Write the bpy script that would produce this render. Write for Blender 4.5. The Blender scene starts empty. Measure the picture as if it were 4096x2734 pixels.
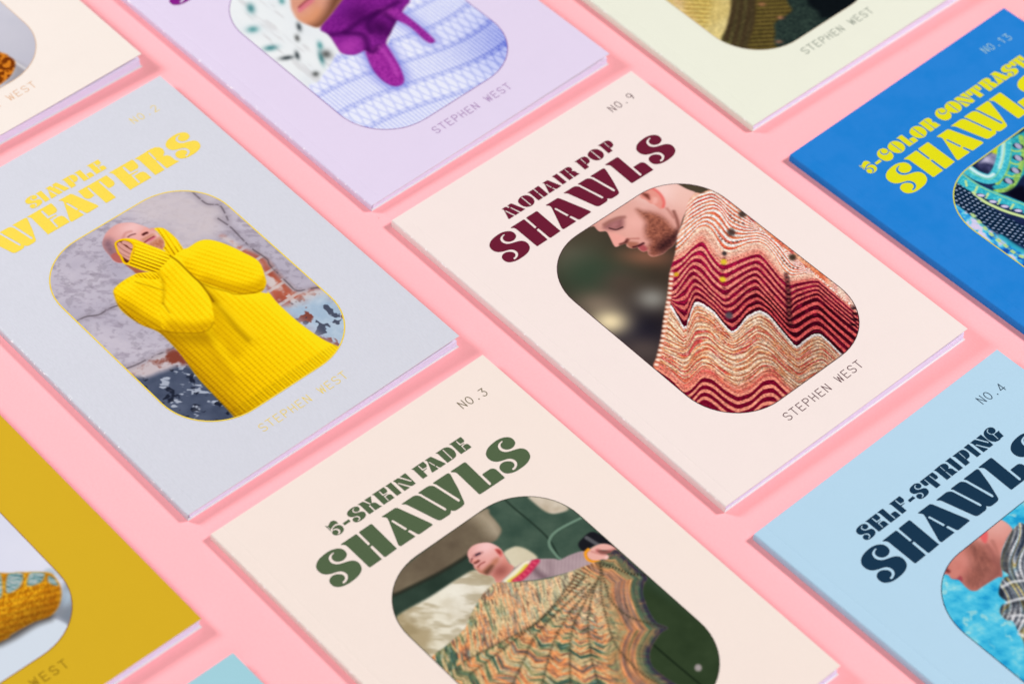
import bpy, bmesh, math, random
import numpy as np
from mathutils import Matrix, Vector
from mathutils.geometry import delaunay_2d_cdt

# ------------------------------------------------------------------ camera, lamps, exposure
scene = bpy.context.scene
cam_data = bpy.data.cameras.new('camera'); cam = bpy.data.objects.new('camera', cam_data)
scene.collection.objects.link(cam); scene.camera = cam
PITCH, ROLL, CAM_H, F_PX = 0.84943, 0.03791, 0.90904, 11817.3
_fw = Vector((0, math.cos(PITCH), -math.sin(PITCH))); _rt = Vector((1, 0, 0)); _up = _rt.cross(_fw)
_r = _rt*math.cos(ROLL)+_up*math.sin(ROLL); _u = _up*math.cos(ROLL)-_rt*math.sin(ROLL)
cam.matrix_world = Matrix(((_r.x, _u.x, -_fw.x, 0), (_r.y, _u.y, -_fw.y, 0), (_r.z, _u.z, -_fw.z, CAM_H), (0, 0, 0, 1)))
cam_data.sensor_fit = 'HORIZONTAL'; cam_data.sensor_width = 36; cam_data.lens = F_PX/4096*36
cam_data.clip_start = .05; cam_data.clip_end = 50
cam_data.dof.use_dof = True; cam_data.dof.focus_distance = 1.205; cam_data.dof.aperture_fstop = 8.5
world = bpy.data.worlds.new('World'); scene.world = world; world.use_nodes = True
bg = world.node_tree.nodes['Background']; bg.inputs[0].default_value = (1, .97, .98, 1); bg.inputs[1].default_value = .06
def softbox(name, loc, target, size, power, col):
    d = bpy.data.lights.new(name, 'AREA'); d.shape = 'SQUARE'; d.size = size; d.energy = power; d.color = col
    o = bpy.data.objects.new(name, d); scene.collection.objects.link(o); o.location = loc
    o.rotation_euler = (Vector(target)-Vector(loc)).to_track_quat('-Z', 'Y').to_euler(); return o
softbox('softbox_key', (1.43, 1.10, 1.49), (0, .80, 0), .36, 45.5, (1, .985, .965))
softbox('softbox_fill', (-1.12, 1.05, .75), (0, .80, 0), .34, 16.0, (.985, .985, 1))
softbox('softbox_front', (.05, -.35, .55), (0, .80, 0), 1.0, 6.5, (.99, .985, 1))
vs = scene.view_settings; vs.view_transform = 'Standard'; vs.look = 'None'; vs.exposure = 0; vs.gamma = 1; vs.use_curve_mapping = False

random.seed(7)
C = scene.collection
ASP = 1.4514
# where each book lies on the table: x, y (mm, spine head corner), turn (rad), cover width, spine thickness, lift of the loose corner (mm)
PLACE = {
 'A': (-409.70, 1006.42, 0.7520, 140.00, 4.6, 3.4),
 'B': (-201.94, 1015.84, 0.7652, 139.27, 3.7, 3.0),
 'C': (-37.20, 1075.37, 0.7520, 140.00, 4.0, 2.4),
 'D': (117.23, 909.86, 0.7745, 141.00, 4.1, 1.6),
 'E': (-260.62, 847.75, 0.7525, 138.82, 3.7, 3.3),
 'F': (-52.92, 861.62, 0.7555, 139.03, 4.1, 2.8),
 'G': (-113.33, 692.13, 0.7543, 139.47, 3.4, 2.6),
 'H': (96.25, 702.08, 0.7709, 142.38, 3.6, 2.0),
 'I': (-353.56, 703.55, 0.7520, 140.00, 4.0, 1.6),
 'J': (-201.64, 540.98, 0.7520, 140.00, 3.6, 1.5),
}

# ------------------------------------------------------------------ print data (page units)
# letter outlines, unit cap height, from their foot
GLYPHS = {
 'S': (1,[[0.588,-0.858,0.536,-0.849,0.48,-0.822,0.438,-0.761,0.436,-0.676,0.488,-0.595,0.585,-0.548,0.691,-0.553,0.796,-0.613,0.836,-0.719,0.823,-0.817,0.767,-0.894,0.664,-0.955,0.539,-0.987,0.387,-0.988,0.235,-0.968,0.104,-0.92,0.012,-0.849,-0.038,-0.773,-0.056,-0.671,-0.038,-0.57,0.023,-0.481,0.113,-0.425,0.202,-0.39,0.294,-0.358,0.37,-0.307,0.412,-0.225,0.415,-0.136,0.37,-0.057,0.292,-0.007,0.209,0.012,0.172,-0.005,0.186,-0.046,0.243,-0.05,0.301,-0.085,0.335,-0.152,0.322,-0.228,0.26,-0.296,0.178,-0.341,0.093,-0.35,0.008,-0.317,-0.048,-0.259,-0.07,-0.171,-0.057,-0.074,0.0,0.0,0.091,0.053,0.2,0.084,0.36,0.094,0.521,0.084,0.647,0.054,0.754,-0.004,0.819,-0.076,0.859,-0.192,0.852,-0.296,0.8,-0.377,0.723,-0.428,0.606,-0.471,0.488,-0.513,0.402,-0.572,0.355,-0.66,0.357,-0.755,0.396,-0.829,0.46,-0.871,0.552,-0.889,0.587,-0.885]]),
 'H': (0,[[-0.105,-1.02,0.375,-1.017,0.395,-0.979,0.389,-0.549,0.456,-0.557,0.468,-1.005,0.496,-1.018,0.857,-1.019,0.882,-0.987,0.863,-0.006,0.49,0.006,0.46,-0.02,0.459,-0.06,0.461,-0.485,0.389,-0.478,0.374,-0.003,0.0,0.0,-0.023,-0.024,-0.023,-0.845,-0.027,-0.903,-0.054,-0.952,-0.111,-0.997]]),
 'A': (0,[[0.231,-1.019,0.6,-1.009,0.65,-1.01,0.684,-0.985,0.711,-0.943,1.012,-0.08,1.024,-0.008,1.009,0.016,0.605,0.02,0.57,0.01,0.547,-0.023,0.486,-0.247,0.421,-0.242,0.461,-0.014,0.455,0.007,0.0,0.0,-0.028,-0.038,-0.022,-0.091,0.28,-0.815,0.298,-0.887,0.282,-0.939,0.229,-0.99],[0.312,-0.743,0.341,-0.763,0.371,-0.747,0.464,-0.318,0.399,-0.309]]),
 'W': (0,[[-0.37,-1.007,-0.008,-1.005,0.05,-0.991,0.1,-0.951,0.137,-0.897,0.155,-0.819,0.306,-0.153,0.32,-0.128,0.362,-0.14,0.37,-0.186,0.211,-0.851,0.201,-0.922,0.166,-0.979,0.171,-1.002,0.202,-1.005,0.451,-1.001,0.524,-0.988,0.574,-0.948,0.611,-0.892,0.627,-0.812,0.743,-0.146,0.76,-0.117,0.803,-0.13,0.812,-0.176,0.691,-0.837,0.681,-0.908,0.646,-0.966,0.645,-0.994,0.681,-0.999,1.107,-0.993,1.149,-0.975,1.164,-0.944,1.156,-0.893,1.012,-0.44,0.846,-0.021,0.819,0.018,0.781,0.038,0.714,0.05,0.547,0.048,0.49,0.033,0.45,-0.002,0.424,-0.045,0.39,-0.001,0.357,0.024,0.302,0.039,0.124,0.034,0.046,0.028,0.0,0.0,-0.03,-0.047,-0.283,-0.878,-0.308,-0.932,-0.369,-0.983]]),
 'L': (0,[[-0.075,-1.035,0.365,-1.031,0.395,-1.017,0.406,-0.98,0.376,-0.073,0.392,-0.05,0.435,-0.058,0.449,-0.09,0.458,-0.417,0.467,-0.436,0.493,-0.441,0.704,-0.438,0.765,-0.425,0.811,-0.381,0.834,-0.325,0.835,-0.261,0.828,0.006,0.817,0.023,0.027,0.009,0.0,0.0,-0.009,-0.031,0.012,-0.878,0.001,-0.923,-0.025,-0.959,-0.075,-0.999]]),
 '5': (0,[[0.028,-0.849,0.125,-0.869,0.272,-0.951,0.419,-1.006,0.583,-0.959,0.669,-0.816,0.659,-0.591,0.508,-0.669,0.338,-0.659,0.167,-0.599,0.027,-0.537,0.033,-0.782],[-0.054,-0.972,-0.011,-0.96,0.015,-0.834,-0.011,-0.752,-0.01,-0.491,-0.006,-0.436,-0.05,-0.432],[0.096,-0.452,0.165,-0.522,0.348,-0.573,0.529,-0.546,0.655,-0.453,0.716,-0.28,0.655,-0.073,0.538,0.034,0.367,0.094,0.174,0.083,0.0,0.0,-0.091,-0.136,-0.071,-0.284,-0.013,-0.364,0.082,-0.396,0.217,-0.363,0.297,-0.263,0.303,-0.133,0.231,-0.06,0.136,-0.028,0.151,0.037,0.278,0.017,0.389,-0.069,0.428,-0.201,0.371,-0.354,0.243,-0.444]]),
 '-': (0,[[0.002,-0.197,0.465,-0.21,0.465,-0.004,0.0,0.0]]),
 'K': (0,[[-0.092,-1.014,0.252,-1.002,0.333,-0.939,0.494,-0.565,0.564,-0.561,0.436,-0.975,0.447,-1.023,0.874,-1.004,0.919,-0.976,0.638,-0.561,0.752,-0.52,0.833,-0.422,0.864,-0.3,0.892,-0.086,0.972,0.013,0.475,0.007,0.45,-0.052,0.46,-0.525,0.368,-0.503,0.364,0.005,0.0,0.0,-0.001,-0.822,-0.01,-0.917]]),
 'E': (0,[[-0.069,-1.043,0.841,-1.033,0.858,-0.99,0.853,-0.748,0.812,-0.644,0.746,-0.603,0.478,-0.62,0.468,-0.954,0.401,-0.949,0.388,-0.558,0.692,-0.531,0.69,-0.488,0.409,-0.487,0.383,-0.066,0.442,-0.065,0.465,-0.404,0.689,-0.418,0.789,-0.377,0.835,-0.273,0.83,0.008,0.0,0.0,0.02,-0.885,0.001,-0.958]]),
 'I': (0,[[-0.084,-1.022,0.352,-1.028,0.377,-0.987,0.362,0.005,0.0,0.0,-0.01,-0.881,-0.029,-0.947]]),
 'N': (0,[[-0.075,-1.02,0.288,-1.018,0.371,-0.958,0.741,-0.295,0.83,-0.32,0.462,-1.008,0.885,-1.015,0.902,-0.956,0.872,0.003,0.618,0.008,0.52,-0.034,0.117,-0.717,0.051,-0.689,0.419,0.007,0.0,0.0,-0.006,-0.866,-0.032,-0.953]]),
 'F': (0,[[-0.082,-1.016,0.828,-1.009,0.859,-0.982,0.867,-0.709,0.814,-0.599,0.716,-0.547,0.477,-0.582,0.462,-0.957,0.397,-0.944,0.386,-0.506,0.697,-0.477,0.687,-0.434,0.385,-0.421,0.37,0.006,0.0,0.0,0.011,-0.884,-0.017,-0.96]]),
 'D': (0,[[-0.083,-1.033,0.546,-1.026,0.713,-0.968,0.831,-0.854,0.9,-0.683,0.912,-0.446,0.852,-0.219,0.748,-0.084,0.607,-0.015,0.422,-0.004,0.0,0.0,0.006,-0.886,-0.019,-0.967],[0.402,-0.959,0.462,-0.96,0.449,-0.066,0.373,-0.056]]),
 'M': (0,[[0.21,-1.008,0.526,-1.013,0.606,-0.975,0.648,-0.816,0.704,-0.783,0.743,-0.837,0.751,-0.916,0.712,-0.999,1.016,-1.007,1.086,-0.958,1.432,0.007,1.021,0.006,0.811,-0.729,0.743,-0.722,0.921,0.008,0.561,0.005,0.364,-0.729,0.287,-0.711,0.468,0.001,0.0,0.0,-0.006,-0.063,0.288,-0.825,0.289,-0.921]]),
 'O': (0,[[-0.087,-0.762,0.082,-0.888,0.305,-0.947,0.522,-0.934,0.696,-0.842,0.812,-0.684,0.868,-0.46,0.855,-0.239,0.753,-0.037,0.597,0.08,0.4,0.141,0.186,0.11,0.0,0.0,-0.116,-0.189,-0.163,-0.422,-0.152,-0.625],[0.308,-0.879,0.372,-0.877,0.38,0.058,0.304,0.058]]),
 'R': (0,[[-0.069,-1.007,0.583,-1.025,0.745,-0.989,0.847,-0.898,0.879,-0.76,0.827,-0.613,0.698,-0.515,0.805,-0.466,0.87,-0.373,0.88,-0.109,0.955,0.005,0.466,0.005,0.452,-0.028,0.442,-0.473,0.39,-0.481,0.368,0.002,0.0,0.0,0.009,-0.841,-0.003,-0.921],[0.416,-0.941,0.467,-0.935,0.448,-0.545,0.398,-0.539]]),
 'P': (0,[[-0.059,-1.014,0.556,-1.011,0.723,-0.979,0.836,-0.897,0.889,-0.732,0.871,-0.533,0.776,-0.364,0.645,-0.287,0.485,-0.281,0.416,-0.316,0.379,0.001,0.0,0.0,0.028,-0.858,0.005,-0.929],[0.432,-0.946,0.483,-0.931,0.453,-0.388,0.401,-0.388]]),
 'T': (0,[[-0.389,-0.996,0.683,-0.981,0.707,-0.96,0.725,-0.633,0.693,-0.514,0.605,-0.457,0.455,-0.455,0.418,-0.487,0.403,-0.913,0.362,-0.919,0.346,-0.889,0.363,-0.021,0.337,0.0,0.0,0.0,-0.022,-0.025,-0.032,-0.916,-0.082,-0.921,-0.098,-0.509,-0.276,-0.487,-0.359,-0.536,-0.399,-0.629]]),
 'G': (0,[[-0.062,-0.915,0.067,-0.998,0.258,-1.045,0.449,-1.032,0.607,-0.958,0.7,-0.828,0.696,-0.672,0.621,-0.561,0.506,-0.506,0.371,-0.508,0.247,-0.58,0.189,-0.711,0.226,-0.836,0.316,-0.914,0.409,-0.93,0.391,-0.966,0.273,-0.952,0.175,-0.882,0.137,-0.757,0.156,-0.622,0.273,-0.497,0.245,-0.049,0.293,-0.045,0.335,-0.461,0.741,-0.454,0.797,-0.443,0.728,-0.367,0.683,0.02,0.428,0.017,0.316,0.055,0.153,0.047,0.0,0.0,-0.119,-0.107,-0.205,-0.274,-0.224,-0.469,-0.193,-0.678,-0.145,-0.812]]),
 'C': (0,[[0.005,-0.854,0.205,-0.972,0.452,-1.003,0.653,-0.925,0.768,-0.768,0.761,-0.615,0.66,-0.5,0.484,-0.475,0.327,-0.56,0.295,-0.711,0.346,-0.824,0.443,-0.897,0.395,-0.917,0.263,-0.829,0.192,-0.666,0.256,-0.496,0.426,-0.39,0.608,-0.41,0.765,-0.521,0.795,-0.336,0.741,-0.156,0.623,0.01,0.431,0.111,0.2,0.11,0.0,0.0,-0.113,-0.19,-0.151,-0.449,-0.109,-0.684]]),
}
LINES = {
 'G': {'title':(0.1115,[('S',0.1531,0.368),('H',0.2634,0.3744),('A',0.3734,0.3745),('W',0.5105,0.3754),('L',0.6554,0.381),('S',0.7636,0.3773)]),'subtitle':(0.047,[('5',0.2616,0.2289),('-',0.3016,0.2176),('S',0.3322,0.2297),('K',0.3784,0.2326),('E',0.4297,0.2331),('I',0.4779,0.2334),('N',0.5051,0.234),('F',0.5716,0.235),('A',0.6073,0.2356),('D',0.6611,0.237),('E',0.7102,0.2383)])},
 'F': {'subtitle':(0.0461,[('M',0.2746,0.2301),('O',0.349,0.2267),('H',0.3962,0.2305),('A',0.4424,0.2297),('I',0.4968,0.2289),('R',0.5245,0.2286),('P',0.5918,0.2266),('O',0.6447,0.2202),('P',0.6947,0.2228)]),'title':(0.1087,[('S',0.1577,0.3633),('H',0.2665,0.3697),('A',0.3737,0.3698),('W',0.5148,0.3662),('L',0.6618,0.3635),('S',0.7743,0.3541)])},
 'H': {'subtitle':(0.047,[('S',0.2166,0.2182),('E',0.262,0.2215),('L',0.3096,0.2216),('F',0.3553,0.2222),('-',0.4011,0.2091),('S',0.4304,0.2197),('T',0.4926,0.2245),('R',0.5356,0.2244),('I',0.5843,0.2248),('P',0.6115,0.2254),('I',0.6586,0.2261),('N',0.6853,0.2266),('G',0.7395,0.2243)]),'title':(0.1098,[('S',0.1496,0.3515),('H',0.2583,0.3605),('A',0.3646,0.3598),('W',0.5015,0.362),('L',0.6429,0.3658),('S',0.7495,0.3622)])},
 'D': {'subtitle':(0.0489,[('5',0.1277,0.2203),('-',0.1692,0.2077),('C',0.2037,0.2174),('O',0.2537,0.2164),('L',0.3024,0.2207),('O',0.3527,0.2174),('R',0.3996,0.2221),('C',0.4703,0.218),('O',0.5166,0.2161),('N',0.5634,0.2233),('T',0.6294,0.2243),('R',0.6724,0.2251),('A',0.7196,0.2249),('S',0.7732,0.2256),('T',0.8344,0.2272)]),'title':(0.1115,[('S',0.1517,0.3546),('H',0.2616,0.3598),('A',0.3727,0.3619),('W',0.5074,0.3594),('L',0.649,0.3644),('S',0.7572,0.3607)])},
 'E': {'subtitle':(0.047,[('S',0.3586,0.2092),('I',0.4033,0.213),('M',0.4256,0.2138),('P',0.4975,0.2175),('L',0.5443,0.2193),('E',0.5907,0.2201)]),'title':(0.0972,[('S',0.0805,0.3212),('W',0.2085,0.3232),('E',0.3302,0.3283),('A',0.416,0.3327),('T',0.5421,0.3381),('E',0.6282,0.3411),('R',0.7243,0.3415),('S',0.8275,0.3378)])},
 'B': {'title':(0.1093,[('S',0.1049,0.3525)])},
}
ART = {
 'F': {
  'b1_r': [200,120],
  'b1': [3151,5719],
  'b2_r': [110,80],
  'b2': [3216,4649],
  'b3_r': [170,90],
  'b3': [3726,7332],
  'b4_r': [85,52],
  'b4': [2250,7348],
  'b5_r': [70,45],
  'b5': [3820,7493],
  'b6_r': [190,110],
  'b6': [2445,8176],
  'b7_r': [120,60],
  'b7': [2246,8773],
  'b8_r': [120,40],
  'b8': [4847,6145],
  'b9_r': [90,60],
  'b9': [3555,6469],
  'b10_r': [90,60],
  'b10': [7909,5049],
  'b11_r': [110,50],
  'b11': [2478,6645],
  'b12_r': [140,60],
  'b12': [3990,4341],
  'shawl': [7804,5237,7452,5324,6995,5635,6562,5921,6165,6151,5832,6434,5494,6709,4930,7104,4331,7700,3673,8230,2958,8853,2435,9244,1971,9542,1627,10881,1783,12272,2719,13158,4810,13206,6569,13009,7793,12622,8549,11401,8649,9233,8634,7324,8565,6090,8328,5477,7936,5352],
  'braid': [4971,7140,4341,7709,3690,8244,2965,8858,2442,9249,2052,9521],
  'edge2': [7797,5264,7430,5347,6934,5665,6562,5921,6157,6160],
  'col1': [6605,7723,6325,7937,5873,8376,5619,8830,5336,9179,5070,9540],
  'col2': [7514,9437,7310,9712,6928,10128,6464,10614,6213,10911],
  'col3': [8107,11690,7857,11990,7515,12205],
  'h1': [7478,7130],
  'h2': [8266,6813],
  'h3': [8149,9081],
  'h4': [6718,7608],
  'h5': [5087,9481],
  'y1': [6463,7844],
  'y2': [5942,8330],
  'y3': [5040,7270],
  'face': [4486,4097,4507,4214,4482,4462,4641,4610,4564,4851,4440,5144,4436,5267,4588,5302,4751,5365,4696,5463,4743,5611,4875,5687,4933,5684,4890,5777,4912,5942,5025,6012,4963,6132,4978,6266,5092,6341,5330,6403,5568,6368,5790,6358,6121,6207,6424,5981,6768,5740,7124,5554,7467,5355,7807,5251,7706,4901,7621,4432,7542,3957,6875,3780,5734,3792],
  'skull': [7152,4527],
  'fore': [5361,4314],
  'cheek': [5542,4917],
  'socket': [4698,4428,4922,4387,5228,4456,5381,4540,5229,4743,5081,4821,4876,4716,4734,4549],
  'lid': [5007,4574],
  'lash': [4806,4571,4919,4748,5137,4801],
  'brow': [4794,4364,5013,4368,5292,4427,5462,4525],
  'nose': [4640,4682,4823,4891,4927,5216,4830,5288,4608,5289,4420,5253,4500,5000],
  'nostril': [4608,5289,4756,5320,4898,5279],
  'naso': [4923,5261,5035,5339,5180,5461],
  'must': [4805,5315,4949,5430,5052,5597,4865,5698,4717,5607],
  'mouth': [4824,5623,4946,5671,5159,5700],
  'lip': [4930,5696,5098,5706,5124,5875,5023,5990,4904,5911],
  'beard': [5978,4553,6060,4724,6199,4895,6312,5133,6337,5462,6270,5847,6325,5994,6075,6216,5790,6358,5466,6377,5112,6358,4990,6252,4984,6102,5085,6035,5120,5919,5357,5786,5402,5580,5564,5330,5814,5104,5891,4825],
  'bdark': [6330,5997,6079,6220,5794,6361,5405,6371,5248,6176,5536,5990,5851,5972,6117,6008],
  'ear': [6857,4159,6946,4185,6981,4428,6928,4683,6813,4883,6636,5038,6528,5004,6518,4875,6508,4727,6452,4628,6452,4428,6401,4283,6485,4146],
  'rim': [6831,4146,6935,4196,6973,4396,6933,4637,6818,4862,6658,4998],
  'earin': [6546,4149,6680,4306,6555,4498,6530,4346],
  'conch': [6698,4507,6775,4625,6625,4743,6514,4682],
  'nk1': [6770,5344,6609,5650,6423,5931],
  'nk2': [6693,5128,6646,5335,6589,5533],
  'back': [7438,5179],
  'k0': [4972,5452,5900,5718,6695,5632,7301,5375,7779,5316,8264,5503,8279,6232,8281,7337,8225,8608,8210,9822,8107,11690,8006,13518],
  'k1': [4614,5833,5618,6015,6516,5944,7020,5916,7527,5951,7808,6095,7826,6387,7630,6803,7623,7055,7784,7352,8127,7615,8297,8052,8143,8690,7967,9226,8091,9641,8311,10079,8067,11729,7967,13556],
  'k2': [4220,6253,5179,6477,5784,6584,6312,6466,6855,6335,7087,6405,7105,6695,6909,7143,6830,7499,7027,7694,7492,7770,7810,7935,7913,8195,7787,8685,7581,9191,7561,9570,7865,9746,8216,9994,8304,10323,8034,11760,7927,13594],
  'k3': [3907,6587,4941,6728,5468,6730,5813,6801,6247,6719,6691,6666,6687,6794,6505,7252,6381,7757,6555,7871,7017,8009,7460,8167,7613,8255,7545,8625,7404,9188,7336,9734,7587,9842,7966,10062,8223,10343,8273,10825,8050,11803,7887,13632],
  'k4': [3288,7247,4078,7636,4474,7831,4947,7642,5312,7507,5534,7496,5528,7771,5419,8430,5421,8971,5746,8941,6381,8896,6732,8962,6643,9352,6522,10070,6425,10653,6782,10522,7298,10603,7582,10689,7540,11189,7509,11978,7492,14007],
  'k5': [3161,6817,4032,7573,4095,8020,3896,8549,3686,9124,4122,8746,4720,8392,4821,8606,4858,9076,4722,9657,4676,10018,5013,9988,5466,9841,5926,9916,5985,10257,5857,10882,5693,11676,6171,11621,6460,11643,6607,11757,6583,12136,6507,12758,6414,14710],
  'k6': [2357,7678,2807,8990,2919,9316,3107,9593,3355,9619,3768,9380,4106,9598,4055,10152,4183,10583,4608,10711,5091,10658,5184,11061,5106,11756,5090,12384,5680,12411,5958,12504,5926,13081,5850,15248],
  'k7': [1684,8399,2115,9529,2169,10102,2079,10696,2431,10704,2903,10589,3093,10829,3078,11340,3166,11805,3586,11932,4165,11839,4442,11990,4382,12478,4388,13079,5035,13349,5292,15780],
  'k8': [943,9193,1297,10391,1391,10916,1479,11506,2087,11371,2236,11463,2256,11813,2244,12316,2354,12631,2762,12766,3294,12715,3541,12893,3512,13346,3521,13939,4311,16715],
  'dot1': [7088,6990,7066,7165,7102,7312,7142,7425,7295,7482,7457,7562],
  'dot2': [7906,8866,7848,9045,7821,9251,7856,9396,8016,9537],
  'dot3': [7963,6586,7887,6755,7902,6925,8023,7109],
 },
 'E': {
  'crack1': [1760,6678,2187,6693,2544,6883,2921,6894,3247,6978],
  'crack2': [1858,9074,2228,9164,2633,9208,3021,9276,3462,9351],
  'crack3': [7668,4728,7667,5108,7705,5437,7946,5690,7892,6021,7766,6371],
  'crack4': [7580,6124,7645,6639,7625,7036,7589,7746,7664,8384,7580,8636,7556,9101,7533,9564,7548,9978,7863,10160,8216,10367],
  'brick': [7209,6753,7369,7141,7384,7565,7543,7951,7645,8408,7538,9125,7525,9718,7563,10031,8197,10390,8164,11000,7330,10820,6830,10301,6784,9784,7138,8975,7417,8330,7239,7602],
  'ice': [6732,10136,7315,10411,8146,10666,8006,11969,7204,12665,6963,11909,6869,10966],
  'brick2': [1841,9097,2311,9198,3411,9345,3427,10050,3119,10165,2603,9831,1880,9775],
  'slate': [1818,9495,2217,9763,2669,9889,3387,10320,3122,12867,2006,12194,1736,10403],
  'pale': [5915,3453,6905,3976,7742,4708,7970,5921,7067,6712,5870,6404,6121,5472,5726,4629],
  'neck': [4337,5791,4468,6078,4548,6296,4696,6514,4870,6651,4836,6696,4571,6495,4371,6301,4359,6132],
  'torso': [4262,6287,4947,6575,5659,6383,5691,7385,6700,9312,6869,9460,6807,10043,6813,11035,6927,11955,7114,12601,7072,13242,5565,13285,3983,13172,3057,12810,3170,12538,3218,11685,3274,10755,3435,9750,3488,9025,3466,8540,3240,7955,3156,7176,3325,6610,3557,6333],
  'rslv': [5638,5997,5733,6285,6029,6420,6158,6476,6560,6474,6839,6635,7087,7058,7304,7741,7417,8330,7176,8928,7005,9180,6700,9312,6246,9018,6058,8749,5734,8067,5569,7617,5552,7344,5504,6736,5522,6264],
  'rcuff': [5869,5194,5977,5228,6086,5363,6125,5637,6123,5964,6069,6220,6018,6402,5798,6437,5603,6417,5615,6126,5552,6046,5691,5941,5792,5776,5833,5559,5864,5332],
  'lcuff': [4596,4989,4707,4884,4918,4915,5129,5099,5215,5264,5354,5637,5526,6059,5567,6396,5351,6497,5099,6577,4894,6656,4709,6496,4557,6284,4444,6018,4365,5800,4336,5675,4447,5362],
  'lslv': [4919,6621,5248,6475,5584,6418,5758,6640,5583,7254,5562,7790,5513,8298,5157,9011,4950,9304,4631,9442,4352,9367,4015,9054,3749,8775,3658,8516,3860,8153,4091,7879,4304,7724,4585,7352,4776,7036],
  'lsho': [3460,6444,3641,6361,4013,6443,4353,6309,4848,6683,4776,7036,4600,7365,4288,7778,4089,7945,3958,8372,3539,8547,3345,8043,3270,7506,3284,6908],
  'under': [3509,8587,3982,9098,4606,9474,4626,9760,4327,9899,3898,9459,3556,9029],
  'dark': [3466,8540,3864,9041,4430,9612,4026,11711,3427,12688,3027,12637,3274,10755,3478,9403],
  'head': [4305,4687,4429,4542,4652,4381,4916,4305,5157,4310,5354,4420,5524,4568,5613,4732,5694,4904,5743,5049,5761,5141,5825,5197,5832,5304,5814,5492,5806,5688,5779,5816,5677,5928,5542,6037,5450,5882,5349,5643,5247,5454,5145,5264,5061,5191,4891,5044,4698,4977,4597,5090,4491,5350,4351,5678,4218,5602,4160,5423,4192,5241,4223,4917],
  'headsh': [4295,4678,4439,4576,4589,4655,4591,4934,4440,5255,4203,5225,4211,4932],
  'ear': [4192,5241,4312,5195,4429,5246,4446,5411,4347,5675,4224,5618,4166,5438],
  'fore': [5395,4695],
  'cheek': [5771,5455],
  'cheek2': [5269,5145],
  'eye': [5069,4945,5178,4939,5301,4985],
  'brow': [4941,4860,5112,4770,5270,4816],
  'nose': [5368,5129,5503,5018,5706,4981,5741,5149,5666,5221,5543,5246,5426,5215],
  'nostril': [5472,5164,5542,5164,5594,5178],
  'lips': [5297,5457,5445,5424,5619,5424,5722,5483,5600,5519,5424,5497],
  'mouth': [5293,5453,5475,5430,5663,5436],
  'beard': [5339,5634,5579,5571,5798,5605,5779,5826,5647,5963,5547,6017,5461,5866],
  'must': [5297,5295,5483,5280,5700,5317,5728,5442,5624,5418,5449,5417,5306,5445],
  'rhand': [5749,5121,5807,5105,5874,5178,5843,5289,5802,5228],
  'open': [4618,4968,4728,4912,4879,4967,4971,5123,4979,5281,4870,5428,4692,5574,4500,5757,4392,5763,4395,5647,4467,5429,4482,5292],
  'f1': [4842,5041,4898,5175,4903,5346],
  'f2': [4704,5007,4711,5240,4768,5500],
  'f3': [4578,5064,4584,5341,4653,5580],
  'f4': [4507,5244,4531,5460,4563,5663],
  'cdir': [4943,5441,5386,6428],
  'rdir': [5952,5308,5764,6206],
  'gap': [5557,6387,5597,6702,5585,7130,5571,7514,5571,7831,5514,8223,5421,8680],
  'nrib': [4354,6301,4585,6477,4859,6666,4776,6891,4606,6817,4431,6591,4244,6379],
  'cr1': [4145,6557,4335,6915,4564,7348],
  'cr2': [4894,6654,4776,7036,4560,7399,4262,7755],
  'cr3': [4247,7755,4207,7980,4171,8186],
  'cr4': [3482,8464,3676,8745,3997,9078,4349,9371,4639,9463,4913,9339],
  'rcr': [5554,7769,5727,8210,5975,8647,6086,8881,6331,9069,6602,9224,6830,9259],
  'fc': [5494,8006,5479,8405,5433,8843,5384,9344,5302,9948,5281,10532],
  'fc2': [5126,9051,4961,9515,4823,10065,4713,10701],
  'fc3': [3709,8828,3576,9380,3470,10081,3365,10776],
  'fc4': [4458,9479,4294,10004,4127,10653,3991,11320],
  'hi1': [5517,8985,5524,9602,5489,10513],
  'hi2': [4606,9474,4501,9984,4392,10620,4313,11275],
  'shl': [3284,6908,3270,7506,3345,8043,3539,8547,3712,8697,3692,8344,3529,7798,3485,7217],
  'shl2': [3712,8697,4015,9054,4352,9367,4631,9442,4950,9304,4779,9188,4501,9047,4212,8796,3985,8463],
  'shr': [5562,7790,5727,8210,5975,8647,6331,9069,6830,9259,7079,9119,7150,8904,6756,8904,6374,8638,6088,8250,5865,7778],
  'ld1': [3286,6841,3573,8375],
  'ld2': [5116,6778,5024,8555],
  'rd2': [5673,7264,6485,8873],
 },
 'G': {
  'bol1': [2338,4751,2737,4449,3636,4311,4729,4266,6262,4288,6297,4556,6207,5098,5969,5265,5749,5301,5227,5165,4882,5195,3981,5136,3060,4989,2524,4887],
  'bol1hi': [5869,4183,6262,4288,6297,4556,6207,5098,5969,5265,5862,5051,5943,4652],
  'gap': [2206,4896,2524,4887,3060,4989,3981,5136,4865,5214,4899,5540,4692,5656,4105,5603,3244,5569,2300,5459,2010,5559,1892,5393],
  'bol2': [2040,5553,2285,5477,3234,5580,4095,5614,4676,5675,4885,5921,4990,6405,4611,6595,3772,6831,3187,7024,2550,7102,1886,7216,1897,6663,1912,5919],
  'bol3': [5703,5778,5970,5779,6155,5874,6284,6152,6298,6509,5985,6487,5585,6335,5629,6044],
  'bol4': [7554,4701,7968,5063,8102,5795,7742,5738,7549,5528,7499,5097],
  'win': [7436,6927,7660,6837,8069,6881,8199,7630,8010,7597,7948,7310,7698,7224,7476,7229,7381,7166],
  'winl': [7781,6896,7817,7095,7848,7269],
  'seam1': [6967,4256,6955,4791,6982,5492,6959,6243,6740,6935],
  'seam2': [8121,6286,7598,6199,7232,6181,6957,6275,6804,6475,6738,6847,6748,6956],
  'seam3': [6708,10731,6729,11503,6770,12471],
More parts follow.
